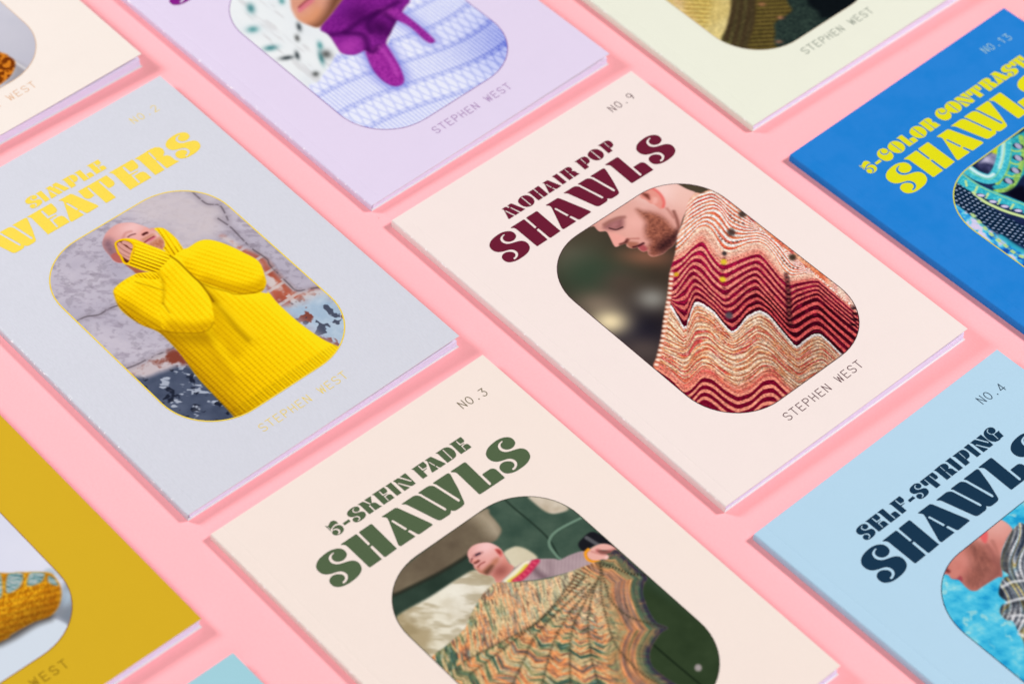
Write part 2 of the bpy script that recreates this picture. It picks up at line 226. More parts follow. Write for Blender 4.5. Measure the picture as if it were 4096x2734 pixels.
  'rivet': [7099,12046],
  'dkgreen': [7558,7731,8025,8405,8115,9009,8457,11571,7345,13101,6572,13342,5414,12325,5519,9941],
  'shawl': [4891,6397,5351,6778,6099,7256,7056,7568,7434,7689,7696,7819,7949,7710,8120,7774,8110,8314,8120,8830,8093,9003,7857,9109,7617,9353,7376,9852,7276,10245,7382,10562,7072,10575,6590,10753,6334,10968,6196,11285,6228,11748,6254,12450,5462,13277,1076,9455,1866,8191,1886,7186,2520,7077,3219,6988,3622,6764,4307,6460,4742,6385],
  'border': [7949,7710,8120,7774,8110,8314,8120,8830,8093,9003,7857,9109,7617,9353,7376,9852,7276,10245,7382,10562,7072,10575,6590,10753,6334,10968,6196,11285,6228,11748,6254,12450],
  'foc': [7444,7796],
  's1': [7444,7796,7640,8232,8093,8859],
  's2': [7409,7864,7079,8427,6834,8925,6858,9654,7361,10555],
  's3': [7409,7864,6823,8528,6419,9141,5943,10059,5833,11091,5954,11755],
  's4': [7096,8115,6449,8524,5899,9006,5217,9865,4761,10649],
  's5': [6903,8207,6107,8547,5412,8898,4728,9562,4175,10198],
  's6': [6777,8227,5833,8436,4926,8791,4177,9270,3605,9702],
  's7': [6783,8102,5782,8198,4605,8385,3678,8835,3006,9181],
  's8': [6796,7852,5728,8022,4845,8117,3760,8154,2373,8198],
  's9': [6776,7638,5888,7904,4799,8109,3766,7970,2533,7777],
  'hole1': [7461,7778,7674,8195,7850,8593,8093,8859],
  'hole2': [7401,7725,7090,7650,6580,7794,6196,7979],
  'head': [4915,5176,5033,5076,5191,5035,5352,5061,5519,5151,5633,5255,5694,5372,5735,5535,5729,5682,5687,5798,5631,5977,5587,6166,5598,6326,5372,6431,5180,6464,5013,6492,4898,6392,4950,6263,4944,6132,4861,6041,4813,5956,4764,5851,4769,5729,4760,5646,4818,5521,4814,5467,4806,5384,4857,5302],
  'top': [5505,5283],
  'socket': [5000,5313,5147,5296,5288,5368,5188,5388,5051,5383],
  'eye': [5095,5332,5148,5341,5202,5355],
  'eye2': [4846,5419,4881,5386,4921,5358],
  'nose': [4854,5426,4934,5395,5031,5499,4990,5550,4893,5540,4847,5500],
  'nostril': [4891,5514,4946,5526,5012,5525],
  'mouth': [4863,5673,4963,5647,5113,5661],
  'beard': [4848,5685,4861,5810,5040,5814,5196,5799,5353,5759,5483,5797,5407,5907,5201,5955,5026,6004,4864,6043,4811,5959,4761,5854,4766,5732],
  'bdk': [4869,5917,5001,5881,5175,5869,5178,5935,4906,6037],
  'ear': [5603,5521,5694,5558,5720,5669,5686,5771,5602,5830,5540,5814,5558,5736,5576,5599],
  'earin': [5632,5559,5684,5663,5629,5752,5593,5696],
  'neck': [4944,6132,5186,6042,5404,5980,5680,5817,5631,5977,5598,6326,5180,6464,4898,6392],
  'nsh': [5239,6189],
  'wst': [5116,6583,5488,6531,5981,6472],
  'ystr': [5197,6629,5501,6631,5882,6549],
  'rstr': [5295,6714,5537,6705,5792,6672,6200,6561],
  'swt': [5028,6486,5355,6411,5663,6358,5969,6383,6195,6499,6359,6610,6618,6836,6727,6972,7065,7037,7419,7197,7303,7477,7394,7678,6983,7600,6456,7380,5995,7161,5711,7002,5411,6788],
  'fold': [5973,6709,5963,6941,5993,7144],
  'foldl': [6448,6841,6313,7046,6180,7211],
  'brace': [7544,7225,7396,7266,7305,7438,7340,7582,7485,7725],
  'hand': [7429,7295,7607,7247,7820,7271,7983,7348,8102,7510,8133,7729,8054,7750,7954,7633,7835,7508,7710,7419,7698,7547,7807,7683,7795,7798,7701,7842,7599,7728,7424,7664,7355,7522,7352,7398],
  'hsh': [7709,7427,7783,7565,7929,7660,8047,7714],
  'hl': [7563,7331,7633,7474,7772,7685],
  'nail': [7743,7753],
  'ldir': [4892,6516,4009,7992],
 },
 'H': {
  'face': [2594,4241,2727,4295,2863,4346,2945,4446,2922,4597,3037,4754,3014,4947,3002,5044,3015,5205,3135,5313,3316,5324,3872,5392,4010,5451,4321,5135,4652,4888,5036,4738,5405,4601,5394,4120,4839,3846,3917,3793,3149,3871],
  'beard': [4100,4066,4378,4341,4358,4706,4161,5074,3887,5207,3367,5279,3138,5288,3018,5181,3047,4939,3170,4808,3418,4760,3769,4534],
  'jaw': [3316,5324,3872,5392,4010,5451,4321,5135,4366,4958,4085,5141,3733,5257],
  'ear': [4548,4082,4782,4071,4837,4175,4694,4323,4518,4413,4488,4331,4532,4205],
  'nose': [2703,4273,2938,4170,3077,4197,3090,4360,2960,4433,2863,4346],
  'nostril': [2884,4284,3020,4270,3035,4365],
  'lip': [2922,4597,2998,4681,3157,4689,3146,4786,3021,4863,3016,4751],
  'neckhi': [5300,4203],
  'neck2': [4478,4513,4391,4763,4207,5033],
  'neck3': [4699,4492,4519,4823,4353,5056],
  'knit': [5587,4582,5805,4738,5985,6300,3672,9499,2258,8232,2792,7269,2903,7004,3080,6639,2978,6454,3065,6178,3282,6081,3444,6110,3484,5784,3914,5527,4163,5545,4199,5243,4648,4884,5141,4668],
  'collar': [5141,4668,5556,4609,5208,4783,4837,4998,4486,5283,4163,5545,3999,5452,4321,5135,4652,4888],
  'roll1': [4163,5545,4428,5933,4576,6655,4033,6700,3444,6110,3484,5784,3914,5527],
  'roll2': [3282,6081,3444,6110,3883,6407,4122,7045,3583,7089,3229,6510,3023,6562,2978,6454,3065,6178],
  'w1': [3733,5686,4047,5753,4383,5973],
  'w2': [3438,6115,3705,6221,3943,6354],
  'w3': [3205,6488,3364,6604,3493,6745],
  'w4': [2903,7004,2973,7197],
 },
 'D': {
  'yel': [4751,4058,5170,4043,4799,4405,4742,4299],
  'lil': [4136,4090,4681,4079,4771,4391,4398,4599,4240,4348,4064,4191],
  'drk0': [3976,4113,4259,4254,4354,4560,4181,4789,3912,4713,3891,4421],
  'tube': [3619,3960,3636,4413,3776,4755,4044,4831,4518,4650,4991,4355,5487,3963],
  'tubew': [3738,4011,3741,4397,3853,4688,4062,4737],
  'tubew2': [4422,4675,4863,4407,5327,4043],
  'cells': [5528,4083,6262,4150,7018,4205,6179,5692,4839,5376,4142,5517,3697,5364,3639,5068,4021,5083,4587,4822,5101,4453],
  'cello': [5559,4445,5165,4786,4691,5080,4196,5239],
  'celll1': [5227,4344,5341,4556,5505,4647],
  'celll2': [4819,4699,4895,4904,5020,4989],
  'celll3': [4332,5005,4423,5196,4514,5195],
  'rim1': [5928,4244,5549,4687,5096,5001,4433,5341,3949,5453,3551,5261],
  'rim0': [5528,4083,5101,4453,4503,4857,3872,5058],
  'band': [3157,4096,3179,4388,3206,4791,3354,5356,3520,5826,3697,6360,3999,7163],
  'bandt': [3383,4051,3359,4385,3376,4835,3490,5314,3633,5766,3804,6267],
  'bandb': [3018,4841,2984,5295,3076,5752,3206,6136,3423,6596],
  'bo': [3101,5076,3176,5493,3295,5868,3463,6257,3614,6659],
  'bl1': [3210,4361,3079,4516],
  'bl2': [3289,4757,3107,4839],
  'bl3': [3326,5169,3134,5240],
  'bl4': [3415,5572,3208,5656],
  'bl5': [3552,5989,3350,6050],
  'dots': [2698,4231,2634,4715,2597,5327,2599,5862,2675,6407,2789,7142,2941,8063],
  'mott': [2428,4316,2387,4818,2359,5382,2255,6087,2225,6798,2281,7579,2405,8520,1486,8932,1299,7226,1406,5227],
  'chain': [2303,5413,2226,5769,2119,6282,2083,6618,2076,6927,2053,7324,2132,7707],
  'aqua2': [2258,6617,2248,7080,2311,7554,2429,8127],
  'black': [3782,5521,4348,5646,4161,6075,4180,6630,3820,6254,3742,5863],
 },
 'B': {
  'face': [3883,5343,4049,5647,3736,6154,3589,6646,3691,7084,3904,7388,4574,7206,5439,6799,5575,5570,4667,4766],
  'beard': [3926,7175,4261,7084,4642,6876,5101,6577,5447,6727,4593,7184,3904,7388,3733,7159],
  'beard2': [3656,6628,3947,6651,4410,6593,4440,6931,4015,7255,3721,7111],
  'lips': [3938,6254,4223,6192,4553,6170,4538,6314,4103,6399,3857,6416],
  'liph': [3990,6222,4309,6151,4590,6125],
  'scarf': [5492,6767,4612,7162,3866,7447,3872,7860,3730,8400,3658,8793,3906,9110,4298,9208,4107,9554,3889,10114,3826,10657,3926,11021,4161,11119,4382,10941,4661,10348,4944,9461,5464,9081,5918,8828,6563,8508,6913,8349,7688,7454,6179,6107],
  'tail': [5654,7970,5917,7970,6134,8085,6308,8436,6340,9010,6317,9765,6252,10322,6066,10324,6016,10050,6067,9325,5956,8784,5790,8364],
  'flap': [4298,9208,4107,9554,3889,10114,3826,10657,3926,11021,4161,11119,4382,10941,4661,10348,4944,9461,4743,9283],
  'f1': [4381,8118,5073,8037,5784,8125,6537,8170],
  'f2': [4975,8645,5215,8240,5792,8054],
  'f3': [3872,7860,4344,8162,4685,8618,4396,9203],
  'f4': [4706,9326,4440,9395,4359,9246],
  'f5': [5858,8347,5831,8867,5374,9155],
  'f6': [4736,9352,4602,9993,4338,10662],
  'lite1': [3997,8697],
  'lite2': [5039,7150],
  'dark1': [5324,8725],
  'dark2': [5202,7763],
  'swt': [3481,8697,3658,8793,4298,9208,4944,9461,5464,9081,5975,8762,6738,8428,7688,7454,11014,10415,6751,15047,1298,13081,1742,9561,2274,9286,2606,9131,3072,8940],
  'flk_r': [30,50,14,40,14,30,18,40,16,70,12,40,24,22,50,30,60,24,60,16,40,40,20,30],
  'flk': [2783,5238,3398,6941,3023,7302,3352,8051,3017,8515,2514,7920,2415,8963,2206,6048,2094,7097,2190,7787,3245,8488,3757,5624],
  'dots': [6311,10375],
 },
 'C': {
  'cream': [1759,6720,4484,9043,2980,10463,2021,11078,1830,10697,1542,8234],
  'lace': [2193,8223,2726,8677,1989,9950,1878,9356],
  'rib': [2555,8813,3154,9324,2092,10259,1960,9814,2010,9301],
  'olive': [4484,9043,5130,9598,3559,11069,2349,12013,2000,11715,1970,11090,2561,10769,3180,10299],
  'brown': [5130,9598,5776,10154,4626,11595,3924,11604,3576,11913,3199,12740,2328,11994,3367,11182],
  'blob': [3576,11913,3894,11634,4396,11620,4708,11554,4907,11108,5776,10154,7996,12077,5036,14538,3155,12702],
  'black': [6443,10730,8218,12270,6443,12772,5220,12553,5263,12144,5354,11606],
  'pk1_r': [40,24],
  'pk1': [4139,10729],
  'pk2_r': [30,26],
  'pk2': [3310,12344],
  'pk3_r': [16,14],
  'pk3': [4153,11578],
  'r1': [3925,9701,3135,10428,2108,11153],
  'r2': [4102,9853,3282,10609,2051,11541],
  'r3': [4302,10024,3410,10830,2109,11808],
  'r4': [4435,10138,3504,11022,2284,11957],
 },
 'A': {
  'knit': [5733,9683,6699,11499,6800,11832,6795,12195,6414,12554,5853,12707,4043,12952],
  'wedge': [6778,12180,6901,12792,6712,12902,6076,12860,6083,12694,6479,12525],
  'wedge2': [6780,12138,6893,12803],
 },
 'I': {
  'sock': [5133,7982,6805,9745,7223,10081,7784,10576,7838,10859,7766,11188,7588,11471,7302,11707,6953,11789,6535,11667,5859,11607,5503,11606,3100,11010],
  'toe': [7784,10576,7838,10859,7766,11188,7588,11471,7302,11707,6953,11789,6991,11533,7291,11214,7572,10873],
  'st1': [6953,9922,7258,10161,6944,10476,6557,10409],
  'st2': [7433,10273,7709,10527,7458,10726,7123,10582],
  'st0': [6592,9634,6795,9785,6403,10397,6126,10303],
  'st3': [7746,10681,7816,10889,7731,11109,7616,10862],
  'shad': [6942,11804,7998,11145,7995,10946,8202,11370,7707,12154,7187,12470,7091,12100,6988,11891],
  'lt': [7692,11367,8003,11442,7963,11699,7501,11783],
  'wt': [2904,11303,5492,11621,6471,11755,6921,11833,7068,12032,7176,12485,7035,13475,4911,13952],
  'grey': [7720,10512,7955,10542,8043,11184,7995,10946],
  'dk': [5492,11621,5883,11675,6513,11696,6942,11804],
  'dk2': [7950,10907,7187,12470],
 },
}

# ------------------------------------------------------------------ printed pictures
# Every cover picture is flat print: its colours are worked out point by point on the
# page (u across, v down, page width = 1) and stored on the picture panel's vertices.
def hash2(ix, iy, seed):
    with np.errstate(over='ignore'):
        h = (ix.astype(np.int64)*374761393 + iy.astype(np.int64)*668265263 + seed*974634777) & 0xffffffff
        h = ((h ^ (h >> 13))*1274126177) & 0xffffffff
        h = h ^ (h >> 16)
    return (h & 0xffff)/65535.0
def vnoise(x, y, seed=0):
    ix = np.floor(x); iy = np.floor(y); fx = x-ix; fy = y-iy
    fx = fx*fx*(3-2*fx); fy = fy*fy*(3-2*fy)
    ix = ix.astype(np.int64); iy = iy.astype(np.int64)
    a = hash2(ix, iy, seed); b = hash2(ix+1, iy, seed); c = hash2(ix, iy+1, seed); d = hash2(ix+1, iy+1, seed)
    return (a*(1-fx)+b*fx)*(1-fy) + (c*(1-fx)+d*fx)*fy
def fbm(x, y, seed=0, octv=4):
    s = 0; a = .5; t = 0
    for k in range(octv):
        s = s + a*vnoise(x, y, seed+17*k); t += a; a *= .55; x = x*2.03+5.1; y = y*2.03+1.7
    return s/t
def crom(p, closed=True, n=5):
    p = np.asarray(p, float)
    if len(p) < 3: return p
    if closed: q = np.concatenate([p[-1:], p, p[:2]])
    else: q = np.concatenate([2*p[:1]-p[1:2], p, 2*p[-1:]-p[-2:-1]])
    out = []
    for i in range(1, len(q)-2):
        a, b, c, d = q[i-1], q[i], q[i+1], q[i+2]
        for t in np.arange(n)/n:
            out.append(.5*((2*b)+(c-a)*t+(2*a-5*b+4*c-d)*t*t+(3*b-a-3*c+d)*t**3))
    if not closed: out.append(p[-1])
    return np.array(out)
def sstep(a, b, x):
    t = np.clip((x-a)/(b-a), 0, 1); return t*t*(3-2*t)
class Print:
    def __init__(s, U, V, art):
        s.U = U; s.V = V; s.art = art
        s.A = (U+V)*.70710678; s.B = (V-U)*.70710678      # diagonal axes of the page
        s.C = np.zeros((len(U), 3))
    def p(s, k): return np.array(s.art[k], float).reshape(-1, 2)/10000
    def seg(s, pts, closed, pad):
        lo = pts.min(0)-pad; hi = pts.max(0)+pad
        idx = np.nonzero((s.U > lo[0]) & (s.U < hi[0]) & (s.V > lo[1]) & (s.V < hi[1]))[0]
        x = s.U[idx]; y = s.V[idx]
        d2 = np.full(len(idx), 1e9); ins = np.zeros(len(idx), bool); tt = np.zeros(len(idx)); L = 0
        n = len(pts) if closed else len(pts)-1
        for i in range(n):
            a = pts[i]; b = pts[(i+1) % len(pts)]; e = b-a; l2 = e@e+1e-14; l = l2**.5
            t = np.clip(((x-a[0])*e[0]+(y-a[1])*e[1])/l2, 0, 1)
            q = (x-a[0]-t*e[0])**2+(y-a[1]-t*e[1])**2
            m = q < d2; d2 = np.where(m, q, d2); tt = np.where(m, L+t*l, tt); L += l
            if closed:
                c = (a[1] > y) != (b[1] > y)
                ins ^= c & (x < a[0]+(y-a[1])*e[0]/(e[1] if abs(e[1]) > 1e-12 else 1e-12))
        return idx, np.sqrt(d2), ins, tt
    def mask(s, k, soft=.004, smooth=True, pts=None, grow=0):
        p = s.p(k) if pts is None else pts
        if smooth: p = crom(p)
        idx, d, ins, _ = s.seg(p, True, soft*1.5+abs(grow))
        sd = np.where(ins, d, -d)+grow
        m = np.zeros(len(s.U)); m[idx] = sstep(-soft, soft, sd); return m
    def lmask(s, k, w, soft=.004, smooth=True, dash=None, pts=None):
        p = s.p(k) if pts is None else pts
        if smooth and len(p) > 2: p = crom(p, False)
        idx, d, _, t = s.seg(p, False, w+soft*1.5)
        v = 1-sstep(w-soft, w+soft, d)
        if dash: v = v*sstep(-.2, .2, np.sin(t*2*np.pi/dash))
        m = np.zeros(len(s.U)); m[idx] = v; return m
    def bmask(s, c, rx, ry, ang=0.0, pw=1.0):
        ca, sa = math.cos(ang), math.sin(ang); dx = s.U-c[0]; dy = s.V-c[1]
        x = (dx*ca+dy*sa)/rx; y = (-dx*sa+dy*ca)/ry
        return np.exp(-(x*x+y*y)**pw)
    def put(s, m, col, al=1.0):
        col = np.asarray(col, float)
        if col.ndim == 1: col = col[None]
        s.C += (col-s.C)*(m*al)[:, None]
    def mul(s, m, f):
        s.C *= (1+(f-1)*m)[:, None]
    def fill(s, k, col, soft=.004, al=1.0, smooth=True): m = s.mask(k, soft, smooth); s.put(m, col, al); return m
    def line(s, k, w, col, soft=.003, al=1.0, dash=None): m = s.lmask(k, w, soft, dash=dash); s.put(m, col, al); return m
    def blob(s, c, rx, ry, col, al=1.0, ang=.785, pw=1.0): s.put(s.bmask(c, rx, ry, ang, pw), col, al)
    def n(s, sc, seed=0, octv=3): return fbm(s.U*sc, s.V*sc, seed, octv)
    def curve(s, k):                                     # a wavy row: height over the page diagonal
        p = s.p(k); a = (p[:, 0]+p[:, 1])*.70710678; b = (p[:, 1]-p[:, 0])*.70710678
        o = np.argsort(a); q = np.stack([a[o], b[o]], 1); q2 = np.interp(s.A-.008, q[:, 0], q[:, 1])+np.interp(s.A+.008, q[:, 0], q[:, 1])+2*np.interp(s.A, q[:, 0], q[:, 1]); return q2/4
def lerp(a, b, t):
    a = np.asarray(a, float); b = np.asarray(b, float)
    return a+(b-a)*np.asarray(t)[..., None]
def pal(cols, t):
    cols = np.asarray(cols, float); x = np.clip(t, 0, .9999)*(len(cols)-1); i = x.astype(int); f = (x-i)[:, None]
    return cols[i]*(1-f)+cols[i+1]*f

def print_F(U, V, art):
    P = Print(U, V, art); N = len(U)
    P.C[:] = lerp((58, 48, 42), (84, 72, 62), P.n(7, 3))
    for k, col, al in (('b2', (128, 112, 100), .7), ('b12', (82, 72, 60), .7), ('b1', (58, 78, 62), .85), ('b9', (100, 84, 76), .7), ('b3', (74, 62, 54), .7), ('b11', (156, 136, 118), .75),
                       ('b6', (24, 24, 40), .95), ('b7', (96, 84, 80), .8), ('b5', (150, 148, 142), .85), ('b4', (232, 214, 176), 1), ('b8', (168, 112, 90), .6), ('b10', (84, 76, 62), .9)):
        q = P.p(k); r = art[k+'_r']; P.blob(q[0], r[0]*.0007, r[1]*.0010, col, al)
    # head and neck
    m = P.mask('face', .0035)
    fine = fbm(P.A*150, P.B*150, 6, 2)
    P.put(m, lerp((228, 174, 162), (212, 152, 142), P.n(20, 5)))
    P.put(m*P.bmask(P.p('skull')[0], .11, .07, .6), (246, 214, 208), .9); P.put(m*P.bmask(P.p('back')[0], .05, .08, .6), (238, 196, 184), .8)
    P.put(m*P.bmask(P.p('fore')[0], .06, .035), (224, 178, 166), .7); P.put(m*P.bmask(P.p('cheek')[0], .045, .045), (240, 186, 176), .8)
    P.put(P.mask('nose', .010)*m, (238, 172, 162), .85); P.put(P.mask('socket', .014)*m, (132, 82, 84), .85); P.put(m*P.bmask(P.p('lid')[0], .022, .012), (184, 128, 128), .8)
    P.put(P.lmask('lash', .0025, .003)*m, (70, 40, 44), .9); P.put(P.lmask('brow', .006, .007)*m, (150, 100, 92), .7)
    P.put(P.mask('beard', .016)*m, lerp((176, 110, 88), (104, 58, 50), fine), .9); P.put(P.mask('bdark', .02)*m, lerp((84, 48, 48), (44, 28, 32), fine), .9)
    P.put(P.mask('must', .008)*m, (160, 100, 82), .8); P.put(P.lmask('nostril', .005, .005)*m, (86, 44, 42), .85); P.put(P.lmask('naso', .003, .005)*m, (170, 104, 94), .6)
    P.put(P.mask('lip', .006)*m, (166, 78, 84), .85); P.put(P.lmask('mouth', .004, .004)*m, (72, 32, 38), .9)
    P.put(P.mask('ear', .004)*m, (226, 152, 140), .95); P.put(P.mask('conch', .008)*m, (240, 184, 174), .8); P.put(P.mask('earin', .007)*m, (106, 54, 46), .9); P.put(P.lmask('rim', .0045, .005)*m, (228, 106, 102), .75)
    P.put(P.lmask('nk1', .005, .006)*m, (124, 74, 66), .75); P.put(P.lmask('nk2', .004, .006)*m, (170, 110, 100), .6)
    # shawl
    sm = P.mask('shawl', .004)
    c = [P.curve('k%d' % k) for k in range(9)]
    for k in range(1, 9): c[k] = np.maximum(c[k], c[k-1]+.004)
    nst = [5, 4, 2, 4.5, 4.5, 8, 8, 4]; b = P.B+.0016*(P.n(150, 9, 2)-.5)
    reg = np.zeros(N, int); f = np.zeros(N); ph = np.zeros(N); base = 0
    for k in range(8):
        t = (b-c[k])/(c[k+1]-c[k]); s = (t >= 0) if k else np.ones(N, bool); tc = np.clip(t, 0, 1.0)
        reg = np.where(s, k, reg); f = np.where(s, tc, f); ph = np.where(s, base+tc*nst[k], ph); base += nst[k]
    st = fbm(P.A*300, P.B*300, 8, 2)                         # stitches
    stk = fbm(P.A*12, ph*2.1, 12, 2); stk2 = fbm(P.A*46, ph*6, 14, 2)   # colour runs of the yarn
    w = np.sin(2*np.pi*(ph+.10*(fbm(P.A*14, ph*.8, 16, 2)-.5)))
    w0 = sstep(-.25, .45, w); top = lerp(pal([(206, 86, 74), (228, 130, 92), (234, 164, 130), (214, 104, 90)], np.clip(stk*1.8-.4, 0, 1)), (252, 238, 230), w0)
    top = lerp(top, (176, 62, 70), sstep(.64, .8, stk2)*(1-w0)*.7)
    mid = lerp((246, 204, 180), (226, 134, 120), f*.7+.5*(stk2-.5)); mid = lerp(mid, (250, 230, 218), w0*.5*(1-f))
    low = np.where(reg == 3, f*.5, .5+f*.5); right = sstep(.95, 1.30, P.A); low = np.clip(low*.75+right*.5, 0, 1)
    w1 = sstep(-.1, .5, w); red = lerp(lerp((158, 28, 70), (70, 8, 30), low), lerp((244, 166, 144), (196, 82, 84), low*.9+.5*(stk2-.5)), w1)
    red = lerp(red, (204, 44, 88), (1-w1)*sstep(.55, .72, stk2)*.55); red = lerp(red, (40, 6, 18), (1-w1)*sstep(.5, 1, low)*.35)
    w2 = .5+.5*w; pch = pal([(206, 88, 88), (228, 140, 92), (242, 200, 164), (250, 224, 202), (244, 200, 160), (232, 156, 104), (212, 104, 96)], np.clip(stk*2.0-.5, 0, 1))
    pch = lerp(pch, (150, 82, 62), sstep(.35, .95, 1-w2)*.55); pch = lerp(pch, (254, 242, 230), sstep(.60, .76, stk2)*.55); pch = lerp(pch, (250, 244, 242), (1-sstep(.05, .16, f))*(reg == 5)*.95)
    pch = lerp(pch, (228, 116, 104), (reg == 6)*sstep(.72, .98, f)*.75); pch = pch*(1-.16*right)[:, None]
    bot = lerp((118, 18, 48), (236, 150, 128), sstep(-.1, .5, np.sin(2*np.pi*ph)))
    col = np.where((reg <= 1)[:, None], top, np.where((reg == 2)[:, None], mid, np.where((reg <= 4)[:, None], red, np.where((reg <= 6)[:, None], pch, bot))))
    P.put(sm, col*(.64+.66*st)[:, None])
    for k in ('dot1', 'dot2', 'dot3'): P.put(P.lmask(k, .0035, .003, dash=.013), (90, 60, 54), .75)
    P.put(P.lmask('edge2', .012, .006)*sm, (248, 206, 186), .55)
    P.put(P.lmask('braid', .007, .004), (206, 120, 92), .6); P.put(P.lmask('braid', .006, .004, dash=.019), (250, 232, 216), .9)
    P.put(P.lmask('col1', .005, .006, dash=.024), (96, 34, 44), .6); P.put(P.lmask('col2', .007, .007), (30, 12, 20), .75); P.put(P.lmask('col2', .004, .003, dash=.017), (196, 110, 100), .5); P.put(P.lmask('col3', .009, .008, dash=.022), (26, 12, 18), .8)
    for k, rr, cc in (('h1', .014, (74, 62, 58)), ('h2', .013, (70, 60, 54)), ('h3', .012, (66, 56, 46)), ('h4', .008, (62, 56, 58)), ('h5', .012, (86, 84, 92)), ('y1', .010, (220, 196, 60)), ('y2', .010, (224, 200, 56)), ('y3', .008, (206, 170, 50))):
        P.blob(P.p(k)[0], rr, rr*1.2, cc, .95, pw=2)
    return P.C

def print_E(U, V, art):
    P = Print(U, V, art)
    n1 = P.n(9, 1, 5); n2 = fbm(P.A*30, P.B*60, 2, 4); n3 = P.n(60, 5, 3)
    P.C[:] = lerp((168, 162, 178), (206, 198, 208), n1)
    P.C[:] = lerp(P.C, (142, 132, 146), sstep(.52, .78, n2)*.45); P.C[:] = lerp(P.C, (120, 112, 122), sstep(.55, .75, n3)*.25)
    P.put(P.mask('pale', .05), lerp((196, 186, 192), (220, 208, 208), n2), .75)
    bw = np.sin(P.V*2*np.pi/.062); bu = np.sin((P.U+.03*np.floor(P.V/.062))*2*np.pi/.13)
    brick = lerp((150, 76, 62), (196, 118, 96), P.n(26, 7, 3)); brick = lerp(brick, (206, 188, 184), np.maximum(sstep(.75, .95, bw), sstep(.9, .98, bu))*.9)
    brick = lerp(brick, (210, 196, 194), sstep(.44, .62, P.n(17, 8, 4)))
    P.put(P.mask('brick', .014), brick)
    P.put(P.mask('brick', .004)*0, (0, 0, 0))
    ice = lerp((150, 174, 198), (196, 208, 220), P.n(28, 11, 4)); ice = lerp(ice, (128, 66, 54), sstep(.60, .68, P.n(20, 13, 4))*.9); ice = lerp(ice, (60, 62, 78), sstep(.62, .68, P.n(36, 15, 3))*.8)
    P.put(P.mask('ice', .03), ice)
    b2 = lerp((132, 72, 60), (198, 186, 190), sstep(.35, .6, P.n(24, 21, 4))); P.put(P.mask('brick2', .014), b2)
    sl = lerp((66, 74, 94), (96, 104, 124), P.n(24, 23, 3)); sl = lerp(sl, (186, 192, 206), sstep(.60, .70, fbm(P.A*30, P.B*52, 25, 3))*.85); sl = lerp(sl, (30, 34, 48), sstep(.6, .7, P.n(38, 27, 3))*.8)
    P.put(P.mask('slate', .014), sl)
    for k in ('crack1', 'crack2', 'crack3', 'crack4'):
        P.put(P.lmask(k, .0018, .0035)*sstep(.25, .5, P.n(70, 31, 3)), (58, 50, 56), .9); P.put(P.lmask(k, .010, .012), (146, 136, 146), .4)
    # head
    P.fill('neck', lerp((150, 84, 62), (176, 110, 90), P.n(40, 3)), .004)
    m = P.fill('head', lerp((226, 172, 166), (212, 154, 150), P.n(22, 33)), .0035)
    P.put(m*P.bmask(P.p('fore')[0], .05, .035), (240, 200, 198), .8); P.put(P.mask('headsh', .022)*m, lerp((112, 86, 100), (140, 110, 122), P.n(90, 35, 2)), .85)
    P.put(m*P.bmask(P.p('cheek')[0], .02, .016), (238, 196, 184), .8); P.put(m*P.bmask(P.p('cheek2')[0], .025, .016), (236, 178, 168), .7)
    P.put(P.mask('ear', .004)*m, (178, 104, 100), .95); P.put(P.mask('beard', .012)*m, lerp((206, 142, 112), (168, 100, 72), fbm(P.A*160, P.B*160, 37, 2)), .85); P.put(P.mask('must', .007)*m, (198, 138, 112), .75)
    P.put(P.mask('nose', .006)*m, (232, 170, 160), .9); P.put(P.lmask('nostril', .0045, .004)*m, (78, 34, 34), .95); P.put(P.lmask('brow', .004, .006)*m, (196, 132, 124), .6); P.put(P.lmask('eye', .0028, .003)*m, (130, 84, 84), .8)
    P.put(P.mask('lips', .004)*m, (212, 116, 132), .9); P.put(P.lmask('mouth', .0025, .003)*m, (132, 60, 66), .85); P.fill('rhand', (222, 160, 148), .004)
    # knitted sweater
    YD, Y2, Y1, Y0 = np.array((120, 84, 4.)), np.array((188, 142, 8.)), np.array((238, 194, 14.)), np.array((254, 218, 36.))
    st = fbm(P.U*260, P.V*260, 41, 2)
    def rdir(k):
        q = P.p(k); d = q[1]-q[0]; return math.atan2(d[1], d[0])+math.pi/2
    def knit(k, sh, ang, per, soft=.0035, rib=.08, vol=.24):
        mm = P.mask(k, soft); ca, sa = math.cos(ang), math.sin(ang); q = P.U*ca+P.V*sa
        w = .5+.5*np.sin(q*2*np.pi/per); cr = .5+.5*np.sin((-P.U*sa+P.V*ca)*2*np.pi/.0105)
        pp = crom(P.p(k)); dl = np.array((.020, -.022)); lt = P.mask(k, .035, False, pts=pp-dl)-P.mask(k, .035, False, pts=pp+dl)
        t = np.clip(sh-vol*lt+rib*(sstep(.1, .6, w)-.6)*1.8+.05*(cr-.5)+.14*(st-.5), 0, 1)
        P.put(mm, pal([YD, Y2, Y1, Y0, Y0], t)); return mm
    def dark(k, w, al, soft=None, mm=1.0, col=None): P.put(P.lmask(k, w, soft or w)*mm, YD if col is None else col, al)
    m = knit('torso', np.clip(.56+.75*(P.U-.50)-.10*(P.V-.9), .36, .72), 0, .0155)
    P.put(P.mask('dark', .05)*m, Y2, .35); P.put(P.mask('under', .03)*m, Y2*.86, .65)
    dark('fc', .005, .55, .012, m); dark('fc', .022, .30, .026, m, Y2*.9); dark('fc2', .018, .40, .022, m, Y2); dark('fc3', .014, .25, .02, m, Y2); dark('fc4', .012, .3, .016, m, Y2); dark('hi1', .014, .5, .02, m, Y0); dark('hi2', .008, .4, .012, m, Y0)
    hem = m*sstep(1.222, 1.236, P.V); P.mul(hem*(.5+.5*np.sin(P.U*2*np.pi/.010)), .88)
